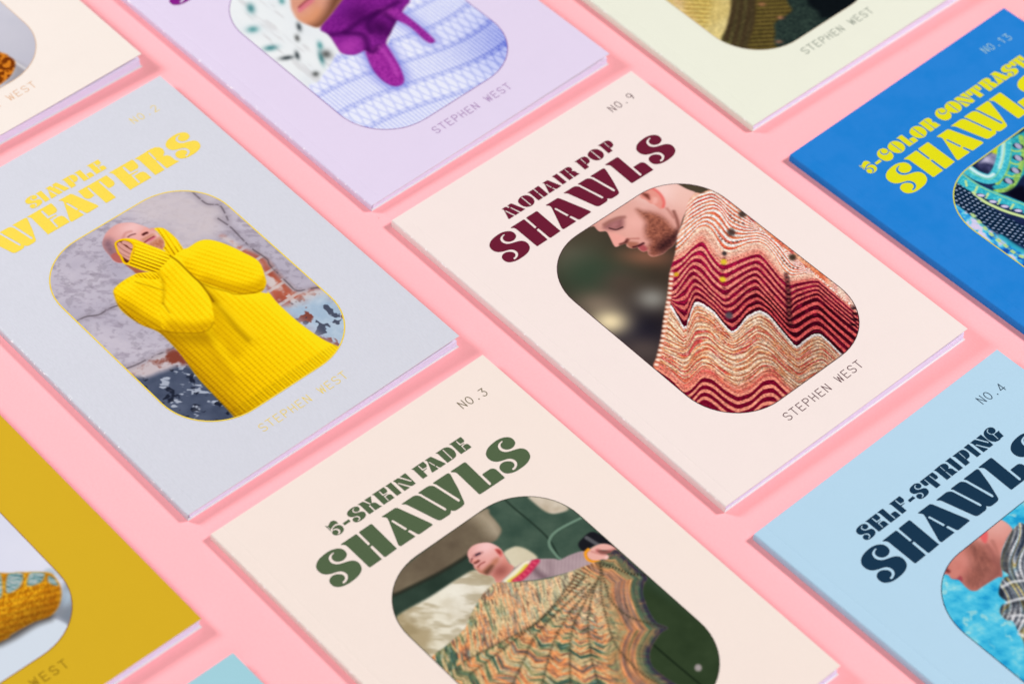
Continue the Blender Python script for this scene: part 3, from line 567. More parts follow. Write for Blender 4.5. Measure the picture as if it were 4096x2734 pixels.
    m = knit('rslv', np.full(len(U), .66), rdir('rd2'), .0165); P.put(P.mask('shr', .022)*m, Y2, .55); dark('rcr', .002, .5, .006)
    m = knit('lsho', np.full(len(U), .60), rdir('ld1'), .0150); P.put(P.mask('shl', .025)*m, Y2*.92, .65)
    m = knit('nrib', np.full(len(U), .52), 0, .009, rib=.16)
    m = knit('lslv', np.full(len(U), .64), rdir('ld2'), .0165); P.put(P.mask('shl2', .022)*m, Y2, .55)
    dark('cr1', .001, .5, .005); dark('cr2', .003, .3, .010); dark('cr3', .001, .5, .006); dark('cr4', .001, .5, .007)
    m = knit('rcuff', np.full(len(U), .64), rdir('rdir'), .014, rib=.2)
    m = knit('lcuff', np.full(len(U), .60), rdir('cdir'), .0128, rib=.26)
    dark('gap', .0028, .7, .004)
    P.fill('open', (96, 46, 34), .003)
    for k in ('f4', 'f3', 'f2', 'f1'): P.put(P.lmask(k, .0085, .004), (120, 70, 62), .7); P.put(P.lmask(k, .0070, .003), (218, 164, 154), .95)
    P.put(np.clip(P.mask('open', .003, grow=.006)-P.mask('open', .003), 0, 1), Y1, .95)
    return P.C

def print_G(U, V, art):
    P = Print(U, V, art); N = len(U)
    P.C[:] = lerp((60, 80, 70), (88, 106, 92), P.n(22, 1, 4))
    P.put(P.mask('dkgreen', .05), lerp((48, 62, 42), (62, 76, 54), P.n(20, 3, 3)))
    P.line('seam1', .003, (42, 56, 48), .003, .8); P.line('seam2', .004, (120, 146, 128), .003, .9); P.line('seam3', .003, (34, 46, 32), .003)
    P.put(P.mask('gap', .012), lerp((44, 58, 50), (66, 82, 72), P.n(16, 4, 3)))
    P.put(P.mask('bol1', .006), lerp((92, 80, 68), (134, 122, 102), P.n(13, 5, 4))); P.put(P.mask('bol1hi', .035)*P.mask('bol1', .006), lerp((168, 154, 132), (206, 194, 174), P.n(12, 6)), .9)
    P.put(P.lmask('bol1', .006, .006, pts=P.p('bol1')[[0, 13, 12, 11, 10, 9]]), (40, 42, 36), .7)
    h = P.n(14, 7, 4); d = P.mask('bol2', .006)
    P.put(d, lerp((176, 160, 128), (226, 218, 198), sstep(.3, .7, h)))
    q = P.p('bol2'); P.put(d*P.bmask((q[4]+q[9])/2, .10, .16, .2), (242, 238, 228), .75); P.put(d*sstep(.45, .7, fbm(P.A*16, P.B*46, 9, 3))*.6, (150, 134, 102), .8)
    P.put(P.mask('bol3', .006), lerp((196, 184, 156), (226, 218, 196), h)); P.put(P.mask('bol4', .006), lerp((176, 160, 138), (226, 216, 202), P.n(22, 11)))
    P.fill('win', (34, 34, 40), .004); P.line('winl', .006, (96, 96, 100), .004)
    m = P.fill('head', lerp((232, 176, 168), (216, 152, 144), P.n(20, 13)), .0035)
    P.put(m*P.bmask(P.p('top')[0], .045, .030), (244, 204, 202), .85); P.put(P.mask('neck', .010)*m, (218, 146, 132), .8); P.put(m*P.bmask(P.p('nsh')[0], .028, .022), (146, 84, 78), .75)
    P.put(P.mask('socket', .008)*m, (156, 96, 94), .8); P.put(P.lmask('eye', .0032, .003)*m, (66, 52, 66), .9); P.put(P.lmask('eye2', .003, .003)*m, (120, 70, 70), .8)
    P.put(P.mask('beard', .010)*m, (178, 116, 90), .8); P.put(P.mask('bdk', .010)*m, (84, 58, 48), .8); P.put(P.mask('nose', .005)*m, (228, 156, 142), .85); P.put(P.lmask('nostril', .0035, .004)*m, (104, 50, 46), .85); P.put(P.lmask('mouth', .0022, .003)*m, (140, 70, 66), .75)
    P.put(P.mask('ear', .003)*m, (220, 128, 122), .95); P.put(P.mask('earin', .005)*m, (150, 62, 60), .85)
    kn = .5+.5*np.sin(P.A*2*np.pi/.010)
    m = P.fill('swt', lerp((188, 168, 170), (164, 142, 148), P.n(24, 15)*.7+.3*kn), .0035)
    P.put(P.lmask('fold', .010, .012)*m, (112, 90, 98), .75); P.put(P.lmask('foldl', .008, .012)*m, (140, 118, 124), .5)
    P.put(P.lmask('wst', .012, .006)*m, (238, 230, 206)); P.put(P.lmask('ystr', .0085, .005)*m, (222, 210, 84)); P.put(P.lmask('rstr', .0105, .005)*m, (196, 56, 92), .95); P.put(P.lmask('rstr', .006, .004, dash=.016)*m, (226, 100, 120), .6)
    P.fill('hand', (232, 178, 168), .0035); P.put(P.lmask('hsh', .006, .006), (170, 92, 90), .75); P.put(P.lmask('hl', .003, .004), (196, 130, 122), .6); P.blob(P.p('nail')[0], .006, .006, (244, 206, 200), .9); P.line('brace', .0045, (236, 158, 52), .003)
    # shawl: yarn runs fan out from the hand
    sm = P.mask('shawl', .003)
    foc = P.p('foc')[0]; du = U-foc[0]; dv = V-foc[1]; rr = np.hypot(du, dv); th = np.arctan2(dv, du); th = np.where(th < -1.5, th+2*np.pi, th)
    spines = []
    for k in ('s1', 's2', 's3', 's4', 's5', 's6', 's7', 's8', 's9'): spines.append(k)
    ang = []
    for k in spines:
        q = crom(P.p(k), False); a = np.arctan2(q[:, 1]-foc[1], q[:, 0]-foc[0]); a = np.where(a < -1.5, a+2*np.pi, a); rad = np.hypot(q[:, 0]-foc[0], q[:, 1]-foc[1]); o = np.argsort(rad); ang.append(np.interp(rr, rad[o][1:], np.unwrap(a[o])[1:]))
    ang = np.sort(np.array(ang), 0); zig = np.zeros(N)
    lo = np.full(N, -9.); hi = np.full(N, 9.)
    for a in ang: lo = np.where(a <= th, np.maximum(lo, a), lo); hi = np.where(a > th, np.minimum(hi, a), hi)
    w = np.clip(hi-lo, .05, .9); ins = (lo > -8) & (hi < 8)
    mid = (th-(lo+hi)/2)
    zig = np.where(ins, (np.abs(mid)-w/2)*np.minimum(rr, .6)*-.55, 0)
    q = rr-zig
    ld = P.p('ldir'); ld = ld[1]-ld[0]; ld = ld/np.hypot(*ld); left = ~ins & (th > 1.6)
    ql = U*ld[1]-V*ld[0]; tl = U*ld[0]+V*ld[1]; q = np.where(left, ql*1.3, q); th = np.where(left, tl*3.2, th)
    run = fbm(q*90, th*6, 21, 2); run2 = fbm(q*190, th*14, 25, 2); run3 = fbm(q*18, th*1.6, 29, 2)
    cols = [(74, 100, 88), (112, 126, 94), (164, 152, 112), (210, 184, 142), (228, 164, 112), (220, 140, 92), (170, 126, 102), (118, 102, 94), (134, 142, 104), (234, 198, 160)]
    t = np.clip((run*.55+run3*.45-.5)*2.1+.5, 0, 1)
    col = pal(cols, t)
    col = lerp(col, (232, 206, 170), (1-sstep(.06, .30, rr))*.55+.0*t); col = lerp(col, (222, 202, 168), np.where(left, .42*(1-sstep(.22, .52, rr)), 0))
    col = lerp(col, (150, 178, 166), sstep(.62, .8, run2)*.5); col = lerp(col, (74, 62, 60), sstep(.62, .8, 1-run2)*.6); col = col*(.80+.42*fbm(P.A*230, P.B*230, 33, 2))[:, None]
    P.put(sm, col)
    bi, bdist, _, bt = P.seg(crom(P.p('border'), False), False, .16); db = np.full(N, 9.); tb = np.zeros(N); db[bi] = bdist; tb[bi] = bt
    ring = pal([(48, 78, 70), (66, 94, 80), (118, 118, 88), (214, 148, 102), (126, 100, 96), (214, 138, 92), (150, 140, 104), (132, 134, 98), (196, 158, 116), (120, 126, 94)], np.clip(db/.15+.22*(fbm(db*70, tb*5, 39, 2)-.5)*2, 0, 1))
    P.put(sm*sstep(.15, .06, db)*sstep(0, .05, db+.05), ring*(.72+.56*fbm(db*220, tb*30, 40, 2))[:, None], .85)
    bd = P.lmask('border', .016, .012)*sm
    P.put(bd, pal([(40, 72, 66), (70, 96, 84), (58, 52, 74), (150, 120, 92), (46, 80, 72)], fbm(q*70, th*5, 37, 2)), .85); P.put(P.lmask('border', .008, .005)*sm, (62, 54, 70), .7)
    for k in spines[1:]: P.put(P.lmask(k, .0018, .003, dash=.010)*sm, (40, 40, 34), .7); P.put(P.lmask(k, .0045, .005)*sm, (84, 78, 60), .35)
    P.put(P.lmask('hole1', .004, .004, dash=.009), (48, 38, 32), .8); P.put(P.lmask('hole2', .016, .012, dash=.012)*sm, (110, 74, 54), .55)
    P.blob(P.p('rivet')[0], .010, .012, (170, 160, 160), .95, pw=3)
    return P.C

def print_H(U, V, art):
    P = Print(U, V, art)
    P.C[:] = pal([(36, 150, 200), (70, 180, 216), (96, 196, 224), (150, 214, 224)], np.clip(fbm(P.A*26, P.B*34, 1, 4)*1.7-.35, 0, 1))
    P.C[:] = lerp(P.C, (60, 160, 204), .5*sstep(.9, 1.4, P.V)); P.C[:] = lerp(P.C, (186, 220, 216), sstep(.66, .75, P.n(38, 5, 3))*.6)
    m = P.fill('face', lerp((214, 148, 138), (194, 122, 112), P.n(26, 3)), .004)
    P.put(m*P.bmask(P.p('neckhi')[0], .07, .05), (226, 176, 168), .8)
    P.put(P.mask('beard', .022)*m, lerp((158, 102, 90), (116, 74, 68), fbm(P.A*120, P.B*60, 5, 2)), .8); P.put(P.mask('jaw', .02)*m, (108, 68, 64), .6)
    P.put(P.mask('ear', .005)*m, (222, 104, 106), .9); P.put(P.mask('nose', .006)*m, (206, 124, 116), .9); P.put(P.lmask('nostril', .006, .006)*m, (108, 52, 52), .8); P.put(P.mask('lip', .005)*m, (158, 72, 84), .85)
    P.put(P.lmask('neck2', .006, .008)*m, (150, 96, 90), .6); P.put(P.lmask('neck3', .005, .007)*m, (160, 106, 98), .5)
    sm = P.mask('knit', .004)
    q = P.A+.020*np.sin(P.B*24); yarn = fbm(q*40, P.B*7, 7, 2)
    w = .5+.5*np.sin(q*2*np.pi/.0150)
    col = pal([(62, 72, 88), (132, 142, 152), (206, 208, 214), (198, 180, 120), (150, 176, 190), (226, 224, 226), (110, 118, 130)], np.clip(yarn*1.6-.3, 0, 1)); col = lerp(col, (34, 38, 52), (1-w)*.5)
    P.put(sm, col*(.78+.4*fbm(P.A*200, P.B*200, 9, 2))[:, None])
    P.put(P.mask('collar', .008)*sm, lerp((46, 50, 60), (104, 100, 92), fbm(P.A*40, P.B*120, 11, 2)), .8)
    for k in ('roll1', 'roll2'):
        mm = P.mask(k, .008)*sm; P.mul(np.clip(mm-P.mask(k, .03, grow=-.02), 0, 1), .72)
    for k in ('w1', 'w2', 'w3', 'w4'): P.put(P.lmask(k, .004, .005), (232, 232, 236), .8)
    return P.C

def print_D(U, V, art):
    P = Print(U, V, art)
    P.C[:] = lerp((18, 26, 52), (48, 62, 104), P.n(26, 1, 3))
    st = fbm(P.A*170, P.B*170, 3, 2)
    m = P.mask('mott', .01); n = P.n(34, 5, 3)
    P.put(m, pal([(30, 84, 170), (50, 140, 214), (96, 200, 224), (206, 204, 232), (214, 206, 234)], np.clip(n*2.2-.6, 0, 1)))
    P.put(P.lmask('aqua2', .010, .008), (66, 186, 206), .8)
    dm = P.lmask('dots', .036, .004); P.put(dm, (16, 42, 66))
    idx, d, _, t = P.seg(crom(P.p('dots'), False), False, .06)
    sgn = np.zeros(len(U)); tt = np.zeros(len(U)); dd = np.zeros(len(U)); tt[idx] = t; dd[idx] = d
    pc = P.p('dots'); cx = np.interp((U+V), pc[:, 0]+pc[:, 1], pc[:, 1]-pc[:, 0]); sgn = np.sign((V-U)-cx)
    g = (.5+.5*np.sin(tt*2*np.pi/.0160))*(.5+.5*np.sin((dd*sgn+tt*.35)*2*np.pi/.0135))
    P.put(dm*sstep(.36, .70, g), lerp((120, 140, 176), (196, 206, 226), P.n(60, 9, 2)), .9)
    P.fill('yel', (196, 208, 42), .006); P.put(P.mask('lil', .008), lerp((124, 126, 156), (202, 196, 220), P.n(50, 7, 2))); P.put(P.mask('drk0', .012), lerp((30, 34, 60), (92, 92, 130), P.n(60, 8, 2)))
    P.put(P.mask('cells', .006), (lerp((36, 140, 156), (84, 198, 206), st)))
    for k in ('rim0', 'rim1'): P.put(P.lmask(k, .0085, .003), lerp((116, 166, 84), (178, 214, 122), st))
    for k in ('celll1', 'celll2', 'celll3'): P.line(k, .0035, (170, 206, 120), .003)
    for c in P.p('cello'): P.blob(c, .012, .018, (30, 40, 70), 1, ang=-.6, pw=4); P.blob(c, .0095, .015, (176, 176, 200), 1, ang=.2, pw=4)
    P.put(P.mask('black', .012), (14, 14, 32))
    P.put(P.lmask('tube', .021, .004), lerp((46, 160, 186), (116, 216, 222), st)); P.put(P.lmask('tubew', .006, .005), (226, 242, 240), .9); P.put(P.lmask('tubew2', .006, .005), (206, 236, 236), .85); P.put(P.lmask('tube', .002, .003), (190, 216, 132), .5)
    P.put(P.lmask('band', .021, .004), lerp((34, 150, 176), (110, 216, 222), st)); P.put(P.lmask('bandt', .003, .003), (158, 206, 150), .8); P.put(P.lmask('bandb', .0055, .003), (204, 224, 158))
    for k in ('bl1', 'bl2', 'bl3', 'bl4', 'bl5'): P.put(P.lmask(k, .0035, .003), (200, 222, 152))
    for c in P.p('bo'): P.blob(c, .0155, .0085, (30, 46, 92), 1, ang=1.05, pw=4); P.blob(c, .0125, .0065, (206, 200, 228), 1, ang=.85, pw=4)
    P.put(P.lmask('chain', .0055, .003, dash=.030), (206, 226, 142)); P.put(P.lmask('chain', .0025, .003), (150, 190, 150), .7)
    return P.C

def print_B(U, V, art):
    P = Print(U, V, art)
    P.C[:] = lerp((226, 230, 234), (238, 240, 240), P.n(10, 1)); P.C[:] = lerp(P.C, (206, 204, 206), sstep(.60, .75, fbm(P.U*40, P.V*9, 4, 3))*.5)
    q = P.p('flk'); r = art['flk_r']
    for i, c in enumerate(q): P.blob(c, r[2*i]*.00030+.004, r[2*i+1]*.00040+.004, [(70, 130, 134), (52, 60, 64), (84, 86, 84), (88, 150, 152)][i % 4], .85, ang=.5)
    m = P.fill('face', lerp((226, 172, 150), (206, 146, 124), P.n(20, 3)), .008)
    P.put(P.mask('beard2', .03)*m, (216, 152, 112), .7); P.put(P.mask('beard', .03)*m, (96, 60, 44), .9); P.put(P.mask('lips', .010)*m, (214, 120, 138), .9); P.put(P.lmask('liph', .004, .005)*m, (140, 60, 74), .7)
    m = P.mask('swt', .006)
    w = P.V+.22*(P.U-.55)**2+.05*np.sin(P.U*6); ribs = .5+.5*np.sin(P.U*2*np.pi/.0125)
    row = w/.105; f = row-np.floor(row)
    lat = np.abs(np.sin((P.U/.030+f*1.1)*np.pi))*np.abs(np.sin((P.U/.030-f*1.1)*np.pi))
    k = (np.floor(row).astype(int)) % 2
    t = np.where(k == 0, .42+.42*sstep(.3, .8, ribs), .48+.45*sstep(.08, .5, lat)); t = t-.5*sstep(.9, .97, np.abs(np.sin(row*np.pi+1.57)))*.8
    t = t+.30*(fbm(P.U*200, P.V*200, 7, 2)-.5)
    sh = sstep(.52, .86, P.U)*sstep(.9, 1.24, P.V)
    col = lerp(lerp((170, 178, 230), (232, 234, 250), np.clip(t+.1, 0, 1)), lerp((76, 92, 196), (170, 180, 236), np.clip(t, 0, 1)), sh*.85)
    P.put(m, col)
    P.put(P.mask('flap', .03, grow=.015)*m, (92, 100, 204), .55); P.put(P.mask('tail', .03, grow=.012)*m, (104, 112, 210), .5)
    st = fbm(P.A*150, P.B*150, 11, 2)
    m = P.mask('scarf', .006); P.put(m, lerp((112, 32, 124), (150, 54, 156), st)); tm = P.mask('tail', .006); P.put(tm, lerp((130, 40, 138), (176, 72, 172), st)); fm = P.mask('flap', .008); P.put(fm, lerp((136, 42, 140), (178, 70, 172), st))
    P.put(m*P.bmask(P.p('lite1')[0], .06, .04), (178, 74, 174), .8); P.put(m*P.bmask(P.p('lite2')[0], .05, .05), (132, 48, 148), .6); P.put(m*P.bmask(P.p('dark1')[0], .035, .05), (64, 16, 76), .8); P.put(m*P.bmask(P.p('dark2')[0], .05, .05), (80, 20, 92), .7)
    for k in ('f1', 'f2', 'f3', 'f4', 'f5'): P.put(P.lmask(k, .010, .012)*np.maximum(m, tm), (66, 16, 80), .65)
    P.put(P.lmask('f6', .006, .008)*fm, (200, 96, 192), .5)
    return P.C

def print_C(U, V, art):
    P = Print(U, V, art); st = fbm(P.A*170, P.B*170, 1, 2)
    P.C[:] = (60, 58, 40)
    m = P.fill('cream', lerp((196, 172, 104), (222, 206, 150), P.n(14, 3)), .006); P.put(P.mask('lace', .02)*m, lerp((200, 160, 104), (232, 208, 176), P.n(60, 5, 2)), .8)
    rm = P.mask('rib', .02)*m; P.put(rm, (206, 182, 104), .7); P.put(rm*sstep(.4, .9, np.sin(P.B*2*np.pi/.020)), (150, 118, 58), .7)
    P.fill('olive', lerp((92, 92, 58), (112, 110, 70), st), .008)
    for k in ('r1', 'r2', 'r3', 'r4'): P.put(P.lmask(k, .011, .010), (64, 50, 38), .8)
    m = P.fill('brown', lerp((112, 98, 54), (92, 82, 46), P.n(24, 7)), .008); P.put(m*sstep(.2, .9, np.sin((P.B+.15*P.A)*2*np.pi/.019)), (56, 44, 30), .75)
    P.fill('blob', lerp((36, 48, 48), (58, 72, 64), st), .008); P.fill('black', (20, 26, 30), .012)
    for k in ('pk1', 'pk2', 'pk3'): P.blob(P.p(k)[0], .012, .008, (200, 136, 110), .6)
    return P.C*(.86+.28*st)[:, None]

def print_A(U, V, art):
    P = Print(U, V, art)
    P.C[:] = lerp((196, 195, 206), (210, 208, 216), P.n(8, 1)); P.C[:] = lerp(P.C, (176, 174, 186), sstep(.9, 1.25, P.V)*.4)
    P.fill('wedge', (150, 146, 150), .02, .8); P.put(P.lmask('wedge2', .004, .006), (228, 224, 224), .7)
    st = fbm(P.A*90, P.B*90, 3, 2); P.fill('knit', lerp((120, 60, 18), (206, 128, 44), sstep(.3, .7, st)), .006)
    return P.C

def print_I(U, V, art):
    P = Print(U, V, art)
    P.C[:] = lerp((214, 215, 230), (224, 224, 236), P.n(6, 1))
    P.fill('shad', lerp((120, 130, 142), (150, 152, 158), P.n(16, 3)), .02); P.fill('lt', (184, 200, 214), .02, .8); P.fill('grey', (186, 196, 206), .008)
    P.fill('wt', (212, 220, 230), .006); P.put(P.lmask('dk', .012, .016), (60, 54, 50), .8)
    st = fbm(P.A*230, P.B*130, 5, 2); m = P.fill('sock', lerp((192, 124, 24), (234, 174, 44), sstep(.2, .8, st)), .006)
    P.put(m*P.lmask('dk', .05, .05), (120, 76, 26), .55); P.put(P.mask('toe', .03)*m, (166, 98, 24), .5)
    wv = .5+.5*np.sin((P.B+.4*P.A)*2*np.pi/.022); P.put(m, (150, 96, 20), .35) if False else P.mul(m*(1-wv), .88)
    for k in ('st0', 'st1', 'st2', 'st3'): P.put(P.mask(k, .006)*m, pal([(86, 78, 82), (110, 156, 168), (176, 190, 198), (70, 160, 186)], fbm(P.A*60, P.B*150, 7, 2)), .92)
    return P.C
PRINTS = {'A': print_A, 'B': print_B, 'C': print_C, 'D': print_D, 'E': print_E, 'F': print_F, 'G': print_G, 'H': print_H, 'I': print_I}

# ------------------------------------------------------------------ materials
def lin(c):
    c = np.asarray(c, float)/255; return np.where(c <= .04045, c/12.92, ((c+.055)/1.055)**2.4)
LIT = 1.45                                           # the covers' own colour, seen under full light
def rgb(c):
    v = np.clip(lin(c)/LIT, 0, .9); return (float(v[0]), float(v[1]), float(v[2]), 1)
def mat(name, rough=.5, spec=.3):
    m = bpy.data.materials.new(name); m.use_nodes = True; b = m.node_tree.nodes['Principled BSDF']
    b.inputs['Roughness'].default_value = rough; b.inputs['Specular IOR Level'].default_value = spec
    return m, m.node_tree.nodes, m.node_tree.links, b
def paper(name, col, rough=.55, spec=.25, grain=.02, fine=2600, mott=.0, mottcol=None, wear=False, bump=.08, stretch=(1, 1, 1)):
    m, N, L, b = mat(name, rough, spec)
    tc = N.new('ShaderNodeTexCoord'); mp = N.new('ShaderNodeMapping'); mp.inputs['Scale'].default_value = stretch
    L.new(tc.outputs['Object'], mp.inputs['Vector'])
    n = N.new('ShaderNodeTexNoise'); n.inputs['Scale'].default_value = fine; n.inputs['Detail'].default_value = 3; L.new(mp.outputs[0], n.inputs['Vector'])
    a = np.array(rgb(col)[:3]); lo = np.clip(a*(1-grain*2.2), 0, 1); hi = np.clip(a*(1+grain*2.2), 0, .95)
    r = N.new('ShaderNodeMix'); r.data_type = 'RGBA'; r.inputs[6].default_value = (*lo, 1); r.inputs[7].default_value = (*hi, 1); L.new(n.outputs['Fac'], r.inputs[0]); out = r.outputs[2]
    if mott:
        n2 = N.new('ShaderNodeTexNoise'); n2.inputs['Scale'].default_value = 75; n2.inputs['Detail'].default_value = 6; n2.inputs['Roughness'].default_value = .62; L.new(tc.outputs['Object'], n2.inputs['Vector'])
        cr = N.new('ShaderNodeMapRange'); cr.inputs[1].default_value = .45; cr.inputs[2].default_value = .66; cr.inputs[4].default_value = mott; L.new(n2.outputs['Fac'], cr.inputs[0])
        x = N.new('ShaderNodeMix'); x.data_type = 'RGBA'; L.new(cr.outputs[0], x.inputs[0]); L.new(out, x.inputs[6]); x.inputs[7].default_value = rgb(mottcol); out = x.outputs[2]
    if wear:                                          # rubbed white flecks along the folds
        n3 = N.new('ShaderNodeTexNoise'); n3.inputs['Scale'].default_value = 700; n3.inputs['Detail'].default_value = 2; L.new(tc.outputs['Object'], n3.inputs['Vector'])
        cr = N.new('ShaderNodeMapRange'); cr.inputs[1].default_value = .60; cr.inputs[2].default_value = .68; cr.inputs[4].default_value = wear; L.new(n3.outputs['Fac'], cr.inputs[0])
        at = N.new('ShaderNodeAttribute'); at.attribute_name = 'fold'; mu = N.new('ShaderNodeMath'); mu.operation = 'MULTIPLY'; L.new(cr.outputs[0], mu.inputs[0]); L.new(at.outputs['Fac'], mu.inputs[1])
        x = N.new('ShaderNodeMix'); x.data_type = 'RGBA'; L.new(mu.outputs[0], x.inputs[0]); L.new(out, x.inputs[6]); x.inputs[7].default_value = (.9, .88, .88, 1); out = x.outputs[2]
    L.new(out, b.inputs['Base Color'])
    bp = N.new('ShaderNodeBump'); bp.inputs['Strength'].default_value = bump; bp.inputs['Distance'].default_value = .0002; L.new(n.outputs['Fac'], bp.inputs['Height']); L.new(bp.outputs[0], b.inputs['Normal'])
    return m
def ink(name, col, rough=.5, spec=.05):
    m, N, L, b = mat(name, rough, spec)
    tc = N.new('ShaderNodeTexCoord'); n = N.new('ShaderNodeTexNoise'); n.inputs['Scale'].default_value = 1500; n.inputs['Detail'].default_value = 3; L.new(tc.outputs['Object'], n.inputs['Vector'])
    a = np.array(rgb(col)[:3]); r = N.new('ShaderNodeMix'); r.data_type = 'RGBA'; r.inputs[6].default_value = (*np.clip(a*.9, 0, 1), 1); r.inputs[7].default_value = (*np.clip(a*1.1, 0, .95), 1)
    L.new(n.outputs['Fac'], r.inputs[0]); L.new(r.outputs[2], b.inputs['Base Color']); return m
m_photo, N, L, b = mat('printed_picture', .6, .03)
_a = N.new('ShaderNodeVertexColor'); _a.layer_name = 'print'; L.new(_a.outputs[0], b.inputs['Base Color'])
m_page = paper('page_paper', (262, 254, 284), .7, .1, .012, 1800)
m_core = paper('cover_board_edge', (256, 250, 254), .7, .15, .01, 1800)

# the pink paper the books lie on
m_table, N, L, b = mat('pink_paper', .75, .15)
tc = N.new('ShaderNodeTexCoord'); n1 = N.new('ShaderNodeTexNoise'); n1.inputs['Scale'].default_value = 1000; n1.inputs['Detail'].default_value = 4; L.new(tc.outputs['Object'], n1.inputs['Vector'])
n2 = N.new('ShaderNodeTexNoise'); n2.inputs['Scale'].default_value = 9; n2.inputs['Detail'].default_value = 3; L.new(tc.outputs['Object'], n2.inputs['Vector'])
mx = N.new('ShaderNodeMix'); mx.data_type = 'RGBA'; mx.inputs[6].default_value = (.89, .345, .37, 1); mx.inputs[7].default_value = (.94, .41, .435, 1); L.new(n1.outputs['Fac'], mx.inputs[0])
mx2 = N.new('ShaderNodeMix'); mx2.data_type = 'RGBA'; mx2.inputs[7].default_value = (.90, .365, .395, 1); L.new(mx.outputs[2], mx2.inputs[6]); mr = N.new('ShaderNodeMapRange'); mr.inputs[1].default_value = .4; mr.inputs[2].default_value = .7; mr.inputs[4].default_value = .5; L.new(n2.outputs['Fac'], mr.inputs[0]); L.new(mr.outputs[0], mx2.inputs[0])
vo = N.new('ShaderNodeTexVoronoi'); vo.voronoi_dimensions = '2D'; vo.inputs['Scale'].default_value = 13; L.new(tc.outputs['Object'], vo.inputs['Vector'])
vr = N.new('ShaderNodeMapRange'); vr.inputs[1].default_value = .0025; vr.inputs[2].default_value = .0055; vr.inputs[3].default_value = .5; vr.inputs[4].default_value = 0; L.new(vo.outputs['Distance'], vr.inputs[0])
mx3 = N.new('ShaderNodeMix'); mx3.data_type = 'RGBA'; L.new(mx2.outputs[2], mx3.inputs[6]); mx3.inputs[7].default_value = (.25, .1, .12, 1); L.new(vr.outputs[0], mx3.inputs[0])
L.new(mx3.outputs[2], b.inputs['Base Color'])
bp = N.new('ShaderNodeBump'); bp.inputs['Strength'].default_value = .12; bp.inputs['Distance'].default_value = .0003; L.new(n1.outputs['Fac'], bp.inputs['Height']); L.new(bp.outputs[0], b.inputs['Normal'])

# ------------------------------------------------------------------ helpers
def mesh_obj(name, verts, faces, material, parent=None, smooth=False):
    me = bpy.data.meshes.new(name); me.from_pydata([tuple(map(float, v)) for v in verts], [], faces); me.update()
    if smooth:
        for p in me.polygons: p.use_smooth = True
    me.materials.append(material); o = bpy.data.objects.new(name, me); C.objects.link(o)
    if parent is not None: o.parent = parent
    return o
def grid_obj(name, X, Y, Z, material, parent, colors=None):
    """one sheet from 2-D coordinate arrays"""
    nv, nu = X.shape; n = nu*nv
    me = bpy.data.meshes.new(name); me.vertices.add(n)
    me.vertices.foreach_set('co', np.stack([X, Y, Z], -1).astype(np.float32).ravel())
    i = np.arange(n).reshape(nv, nu); q = np.stack([i[:-1, :-1], i[1:, :-1], i[1:, 1:], i[:-1, 1:]], -1).reshape(-1, 4); f = len(q)
    me.loops.add(f*4); me.loops.foreach_set('vertex_index', q.astype(np.int32).ravel())
    me.polygons.add(f); me.polygons.foreach_set('loop_start', np.arange(0, f*4, 4, dtype=np.int32)); me.polygons.foreach_set('use_smooth', np.ones(f, bool))
    me.update(calc_edges=True)
    if colors is not None:
        a = me.color_attributes.new('print', 'FLOAT_COLOR', 'POINT'); c = np.ones((n, 4), np.float32); c[:, :3] = colors; a.data.foreach_set('color', c.ravel())
    me.materials.append(material); o = bpy.data.objects.new(name, me); C.objects.link(o); o.parent = parent; return o
def solid_sheet(name, us, vs_, zf, thick, material, parent, W, edge=None, fold=0, inner=None):
    """a curved sheet with a real thickness; us, vs_ in page units, zf(u, v) its top in metres"""
    nu, nv = len(us), len(vs_); verts = []; faces = []
    for s in (0, 1):
        for v in vs_:
            for u in us: verts.append(((u-.5)*W, (ASP/2-v)*W, zf(u, v)-s*thick))
    n = nu*nv; top = []
    for j in range(nv-1):
        for i in range(nu-1):
            a = j*nu+i; faces.append((a, a+nu, a+nu+1, a+1)); faces.append((n+a, n+a+1, n+a+nu+1, n+a+nu))
    k0 = len(faces); nb0 = len(verts); verts = verts+verts
    def add(f): faces.append(tuple(nb0+i for i in f))
    for i in range(nu-1):
        a = i; add((a, a+1, n+a+1, n+a)); a = (nv-1)*nu+i; add((a+1, a, n+a, n+a+1))
    for j in range(nv-1):
        a = j*nu; add((a+nu, a, n+a, n+a+nu)); a = j*nu+nu-1; add((a, a+nu, n+a+nu, n+a))
    o = mesh_obj(name, verts, faces, material, parent); me = o.data
    for k, p in enumerate(me.polygons): p.use_smooth = k < k0
    if edge:
        me.materials.append(edge)
        for k, p in enumerate(me.polygons):
            if k >= k0 or (inner is not None and k % 2 == inner): p.material_index = 1   # white board edge and inside
    if fold:
        at = me.attributes.new('fold', 'FLOAT', 'POINT'); w = [math.exp(-((v[0]/W+.5)/.006)**2) for v in verts]; at.data.foreach_set('value', np.array(w, np.float32))
    return o
def inside(poly, x, y):
    c = False; j = len(poly)-1
    for i in range(len(poly)):
        if (poly[i][1] > y) != (poly[j][1] > y) and x < (poly[j][0]-poly[i][0])*(y-poly[i][1])/(poly[j][1]-poly[i][1])+poly[i][0]: c = not c
        j = i
    return c
def flat_shapes(contours, rule='odd'):
    """triangulate outlines given in page units -> verts, tris"""
    vs2, es = [], []
    for c in contours:
        b = len(vs2); vs2 += [Vector((float(p[0]), float(p[1]))) for p in c]; es += [(b+i, b+(i+1) % len(c)) for i in range(len(c))]
    r = delaunay_2d_cdt(vs2, es, [], 0, 1e-6); out = []
    for f in r[2]:
        x = sum(r[0][i].x for i in f)/3; y = sum(r[0][i].y for i in f)/3
        k = sum(inside(c, x, y) for c in contours)
        if (k % 2 if rule == 'odd' else k > 0): out.append(tuple(f))
    return [(p.x, p.y) for p in r[0]], out
